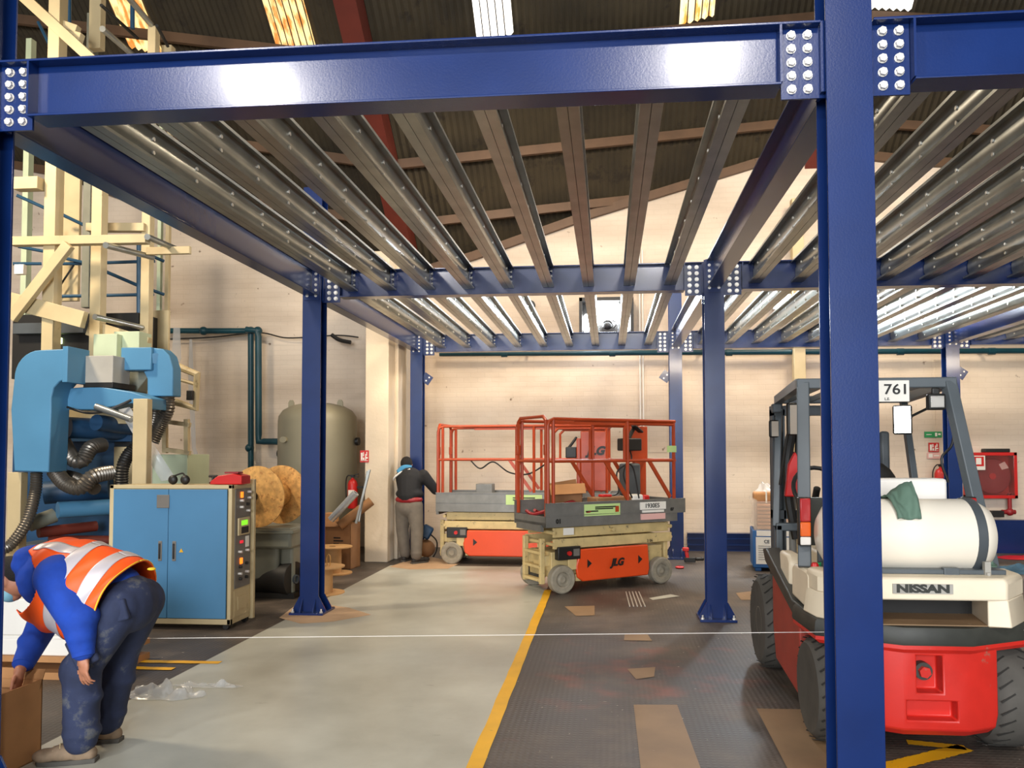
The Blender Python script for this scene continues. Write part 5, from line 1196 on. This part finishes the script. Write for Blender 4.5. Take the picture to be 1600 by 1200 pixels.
h_.cap(P(.32, .58, .85), P(.15, .58, .91), .15, .175).cap(P(.15, .58, .91), P(-.04, .58, .925), .175, .165).cap(P(-.04, .58, .925), P(-.13, .58, .93), .16, .10)
h_.cap(shN+V(-.01, .06, .0), P(-.06, .70, .92), .105, .11)
for s, e, w_ in ((shN, elN, wrN), (shF, elF, wrF)):
    h_.cap(s, e, .122, .086).cap(e, e.lerp(w_, .82), .086, .056); h_.ell(e.lerp(w_, .5)+V(0, -.01, .02), (.074, .066, .05)).ell(e+V(.01, 0, .03), (.09, .085, .075))
h_.ell(P(-.165, .58, 1.0), (.08, .11, .07)).ell(P(-.15, .58, 1.045), (.085, .11, .055))
h_.organic('hoodie', 'hoodie', me_, .011, 6)
for e, w_ in ((elN, wrN), (elF, wrF)):
    d = (w_-e).normalized(); q = e.lerp(w_, .80); MB().lathe([(.052, -.025), (.055, -.01), (.051, .03), (.038, .035), (.036, -.02), (.052, -.025)], q, d, 24).build('cuff', 'hoodie', me_)
# vest: a shell around the trunk, open at the neck and under the arm, built as rings along the spine
SP = [(.385, .805, .208, .235), (.32, .828, .214, .238), (.22, .858, .222, .24), (.12, .885, .225, .235), (.03, .905, .217, .225), (-.05, .92, .20, .205), (-.12, .935, .168, .175)]
spx = catmull([V(s_[0], s_[1], 0) for s_ in SP], 20); spr = catmull([V(s_[2], s_[3], 0) for s_ in SP], 20)
def vestpt(i, th, extra=0):
    c = spx[i]; r = spr[i]; j = min(i+1, len(spx)-1); k = max(i-1, 0); tn = V(spx[k].x-spx[j].x, 0, spx[k].y-spx[j].y).normalized(); up2 = V(-tn.z, 0, tn.x)
    if up2.z < 0: up2 = -up2
    wob = 1+.05*noise.noise(V(i*.048, math.cos(th)*1.3, math.sin(th)*1.3+4))+.02*math.sin(th*5+i*.2)
    sag = .035*max(0, -math.cos(th))
    return P(c.x, .58, c.y)+up2*((r.x*wob+extra)*math.cos(th)-sag)+V(0, 1, 0)*((r.y*wob+extra)*math.sin(th))
def vest_patch(i0, i1, t0, t1, extra, nt=40):
    m = MB(); ii = list(range(i0, i1+1)); vs = [vestpt(i, t0+(t1-t0)*j/nt, extra) for i in ii for j in range(nt+1)]
    return m.add(vs, [(a*(nt+1)+j, (a+1)*(nt+1)+j, (a+1)*(nt+1)+j+1, a*(nt+1)+j+1) for a in range(len(ii)-1) for j in range(nt)])
nI = len(spx)-1
def arm_gap(i):                          # half opening of the arm hole around +-90 degrees
    q = i/nI; return max(0, (q-.60)/.4)**.6*.95 if q > .60 else 0
vm = MB(); NT = 240; rows = []
for i in range(nI+1): rows.append([vestpt(i, 2*PI*j/NT, .012) for j in range(NT)])
keep = []
vm.v = [v for r_ in rows for v in r_]
for i in range(nI):
    for j in range(NT):
        th = 2*PI*(j+.5)/NT; g = arm_gap(i+.5); s_ = abs(math.sin(th)); ang_ = abs(math.atan2(math.cos(th), s_))
        if g > 0 and ang_ < g: continue
        vm.f.append((i*NT+j, (i+1)*NT+j, (i+1)*NT+(j+1) % NT, i*NT+(j+1) % NT))
vo = vm.build('hi_vis_vest', 'vest_orange', me_, ang=60, solid=.006)
for i0, i1 in ((17, 30), (46, 59)):
    vest_patch(i0, i1, 0, 2*PI, .018, 96).build('reflective_band', 'reflective', vo, ang=60, solid=.002)
for s in (1,):
    vest_patch(59, nI-8, -.62, -.34, .018, 6).build('reflective_band', 'reflective', vo, ang=60, solid=.002)
vest_patch(0, 3, 0, 2*PI, .0165, 96).build('vest_hem', 'yellow_trim', vo, ang=60, solid=.004)
MB().ell(A(237, 889, .52)-O, (.022, .02, .008)).build('vest_tag', 'yellow_trim', vo)
tr_ = MB()
tr_.ell(P(.405, .58, .79), (.135, .175, .155)).cap(P(.37, .53, .82), P(.37, .63, .82), .12, .12)
for s, k, a, sy in ((hipN, knN, anN, -1), (hipF, knF, anF, 1)):
    tr_.cap(s+V(.03, 0, 0), k+V(.005, 0, .02), .122, .092).cap(k, a+V(0, 0, .03), .094, .082).ell(k+V(-.03, 0, .0), (.085, .085, .10)).ell(a+V(.005, 0, .07), (.098, .094, .045)).ell(a+V(0, 0, .13), (.092, .09, .04)).ell(k.lerp(a, .35)+V(.01, 0, 0), (.098, .09, .05))
tr_.organic('work_trousers', 'trousers_navy', me_, .012, 6)
MB().box(hipN.lerp(knN, .62)+V(.01, -.105, .0), (.13, .03, .16), Matrix.Rotation(-.5, 3, 'Y').to_3x3()).build('cargo_pocket', 'trousers_navy', me_, bevel=.012)
MB().box(P(.44, .42, .78), (.12, .03, .11), Matrix.Rotation(-.3, 3, 'Y').to_3x3()).build('back_pocket_flap', 'trousers_navy', me_, bevel=.01)
def shoe(an, toe, m_, parent, s=1):
    a = Vector(an); d = (Vector(toe)-a); d.z = 0; L0 = d.length; d.normalize(); R = Matrix((d, Vector((-d.y, d.x, 0)), Vector((0, 0, 1)))).transposed()
    fl = V(a.x, a.y, 0)
    m = MB().ell(fl+V(0, 0, .06), (.055*s, .045*s, .06), R).ell(fl+d*.07*s+V(0, 0, .055), (.08*s, .045*s, .045), R).ell(fl+d*.15*s+V(0, 0, .045), (.065*s, .048*s, .036), R).ell(fl-d*.045+V(0, 0, .045), (.035, .038, .04), R)
    so = m.organic('shoe', m_, parent, .008, 4)
    pr_ = [(-.075, -.030), (.0, -.040), (.13, -.045), (.18, -.033), (.20, 0), (.18, .033), (.13, .045), (0, .040), (-.075, .030)]
    s_ = MB(); n_ = len(pr_); vs = [fl+R @ V(x*s, y*s, z) for z in (.001, .026) for x, y in pr_]
    s_.add(vs, [(i, (i+1) % n_, n_+(i+1) % n_, n_+i) for i in range(n_)]+[tuple(range(n_)), tuple(range(n_, 2*n_))]); s_.build('sole', 'rubber', so, bevel=.004)
    lc = MB()
    for k in range(4): lc.tube([fl+d*(.05+.03*k)*s+R @ V(0, -.03, 0)+V(0, 0, .10-.012*k), fl+d*(.06+.03*k)*s+V(0, 0, .112-.012*k), fl+d*(.05+.03*k)*s+R @ V(0, .03, 0)+V(0, 0, .10-.012*k)], .004, 5)
    lc.build('laces', 'cream', so)
shoe(anN, anN+V(-1, -.25, 0), 'shoe_tan', me_, 1.08); shoe(anF, anF+V(-1, -.1, 0), 'shoe_tan', me_, 1.05)

# ---- worker at the back wall, seen from behind, leaning forward
wk = thing('person', 'person in black jacket and grey trousers working at the rear blue column, back turned', 'person', (.12, 7.85, 0), math.radians(-12))
wk.location = (.06, 7.72, 0)
b = MB()
hd = V(-.165, .26, 1.42)
b.cap(V(0, 0, .88), V(-.02, .08, 1.18), .12, .14).cap(V(-.02, .08, 1.18), V(-.11, .2, 1.32), .12, .06).cap(V(-.11, .2, 1.30), hd, .055, .055)
b.ell(hd, (.075, .09, .11)); b.cap(hd+V(-.01, .085, -.01), hd+V(-.01, .1, -.03), .014, .014, 8)
for s in (-1, 1): b.ell(hd+V(s*.077, .0, 0), (.010, .02, .03), None, 10, 8)
arms = ((V(.17, .12, 1.27), V(.33, .20, 1.05), V(.20, .42, 1.03)), (V(-.20, .14, 1.25), V(-.26, .30, 1.02), V(-.10, .45, 1.02)))
for s, e, w_ in arms: b.cap(s, e, .055, .043).cap(e, w_, .043, .028); hand(b, w_, V(0, 1, -.1), V(0, 0, -1), V(-.5, 0, .5), .6)
legs = ((V(.09, 0, .86), V(.14, -.02, .48), V(.16, -.08, .09)), (V(-.09, 0, .86), V(-.12, .03, .48), V(-.10, .08, .09)))
for s, k, a in legs: b.cap(s, k, .09, .06).cap(k, a, .06, .04)
b.organic('body', 'skin', wk, .0085, 3)
MB().ell(hd+V(0, -.02, .02), (.09, .10, .11)).organic('hair', 'hair', wk, .012, 4)
j = MB()
j.cap(V(.0, .0, .98), V(-.02, .08, 1.2), .165, .19).ell(V(-.0, .02, 1.0), (.215, .16, .10)).ell(V(-.02, .10, 1.22), (.235, .15, .14))
for s, e, w_ in arms: j.cap(s, e, .088, .07).cap(e, e.lerp(w_, .85), .07, .05)
j.cap(V(-.08, .16, 1.29), V(-.11, .19, 1.33), .10, .08)
j.organic('jacket', 'jacket_black', wk, .013, 5)
MB().tube([V(-.20, .05, 1.30), V(-.13, .09, 1.375), V(-.02, .12, 1.37)], .05, 10, smooth=5).organic('jacket_collar', 'jacket_blue', wk, .012, 4)
MB().tube([V(-.26, .02, 1.20), V(-.22, -.03, 1.24), V(-.13, -.02, 1.31), V(.02, -.0, 1.36)], .014, 8, smooth=6).build('white_piping', 'white', wk)
MB().ell(V(0, .0, .915), (.215, .15, .075)).organic('red_shirt_hem', 'dark_red', wk, .012, 4)
tt_ = MB().ell(V(0, -.0, .80), (.20, .15, .15))
for s, k, a in legs: tt_.cap(s+V(0, 0, -.03), k, .125, .095).cap(k, a+V(0, 0, .03), .095, .08).ell(a+V(0, 0, .06), (.088, .088, .04))
tt_.organic('trousers', 'trousers_grey', wk, .014, 5)
for (s, k, a), dx in zip(legs, (.5, -.1)): shoe(a, a+V(dx, 1, 0), 'shoe_dark', wk, 1.1)
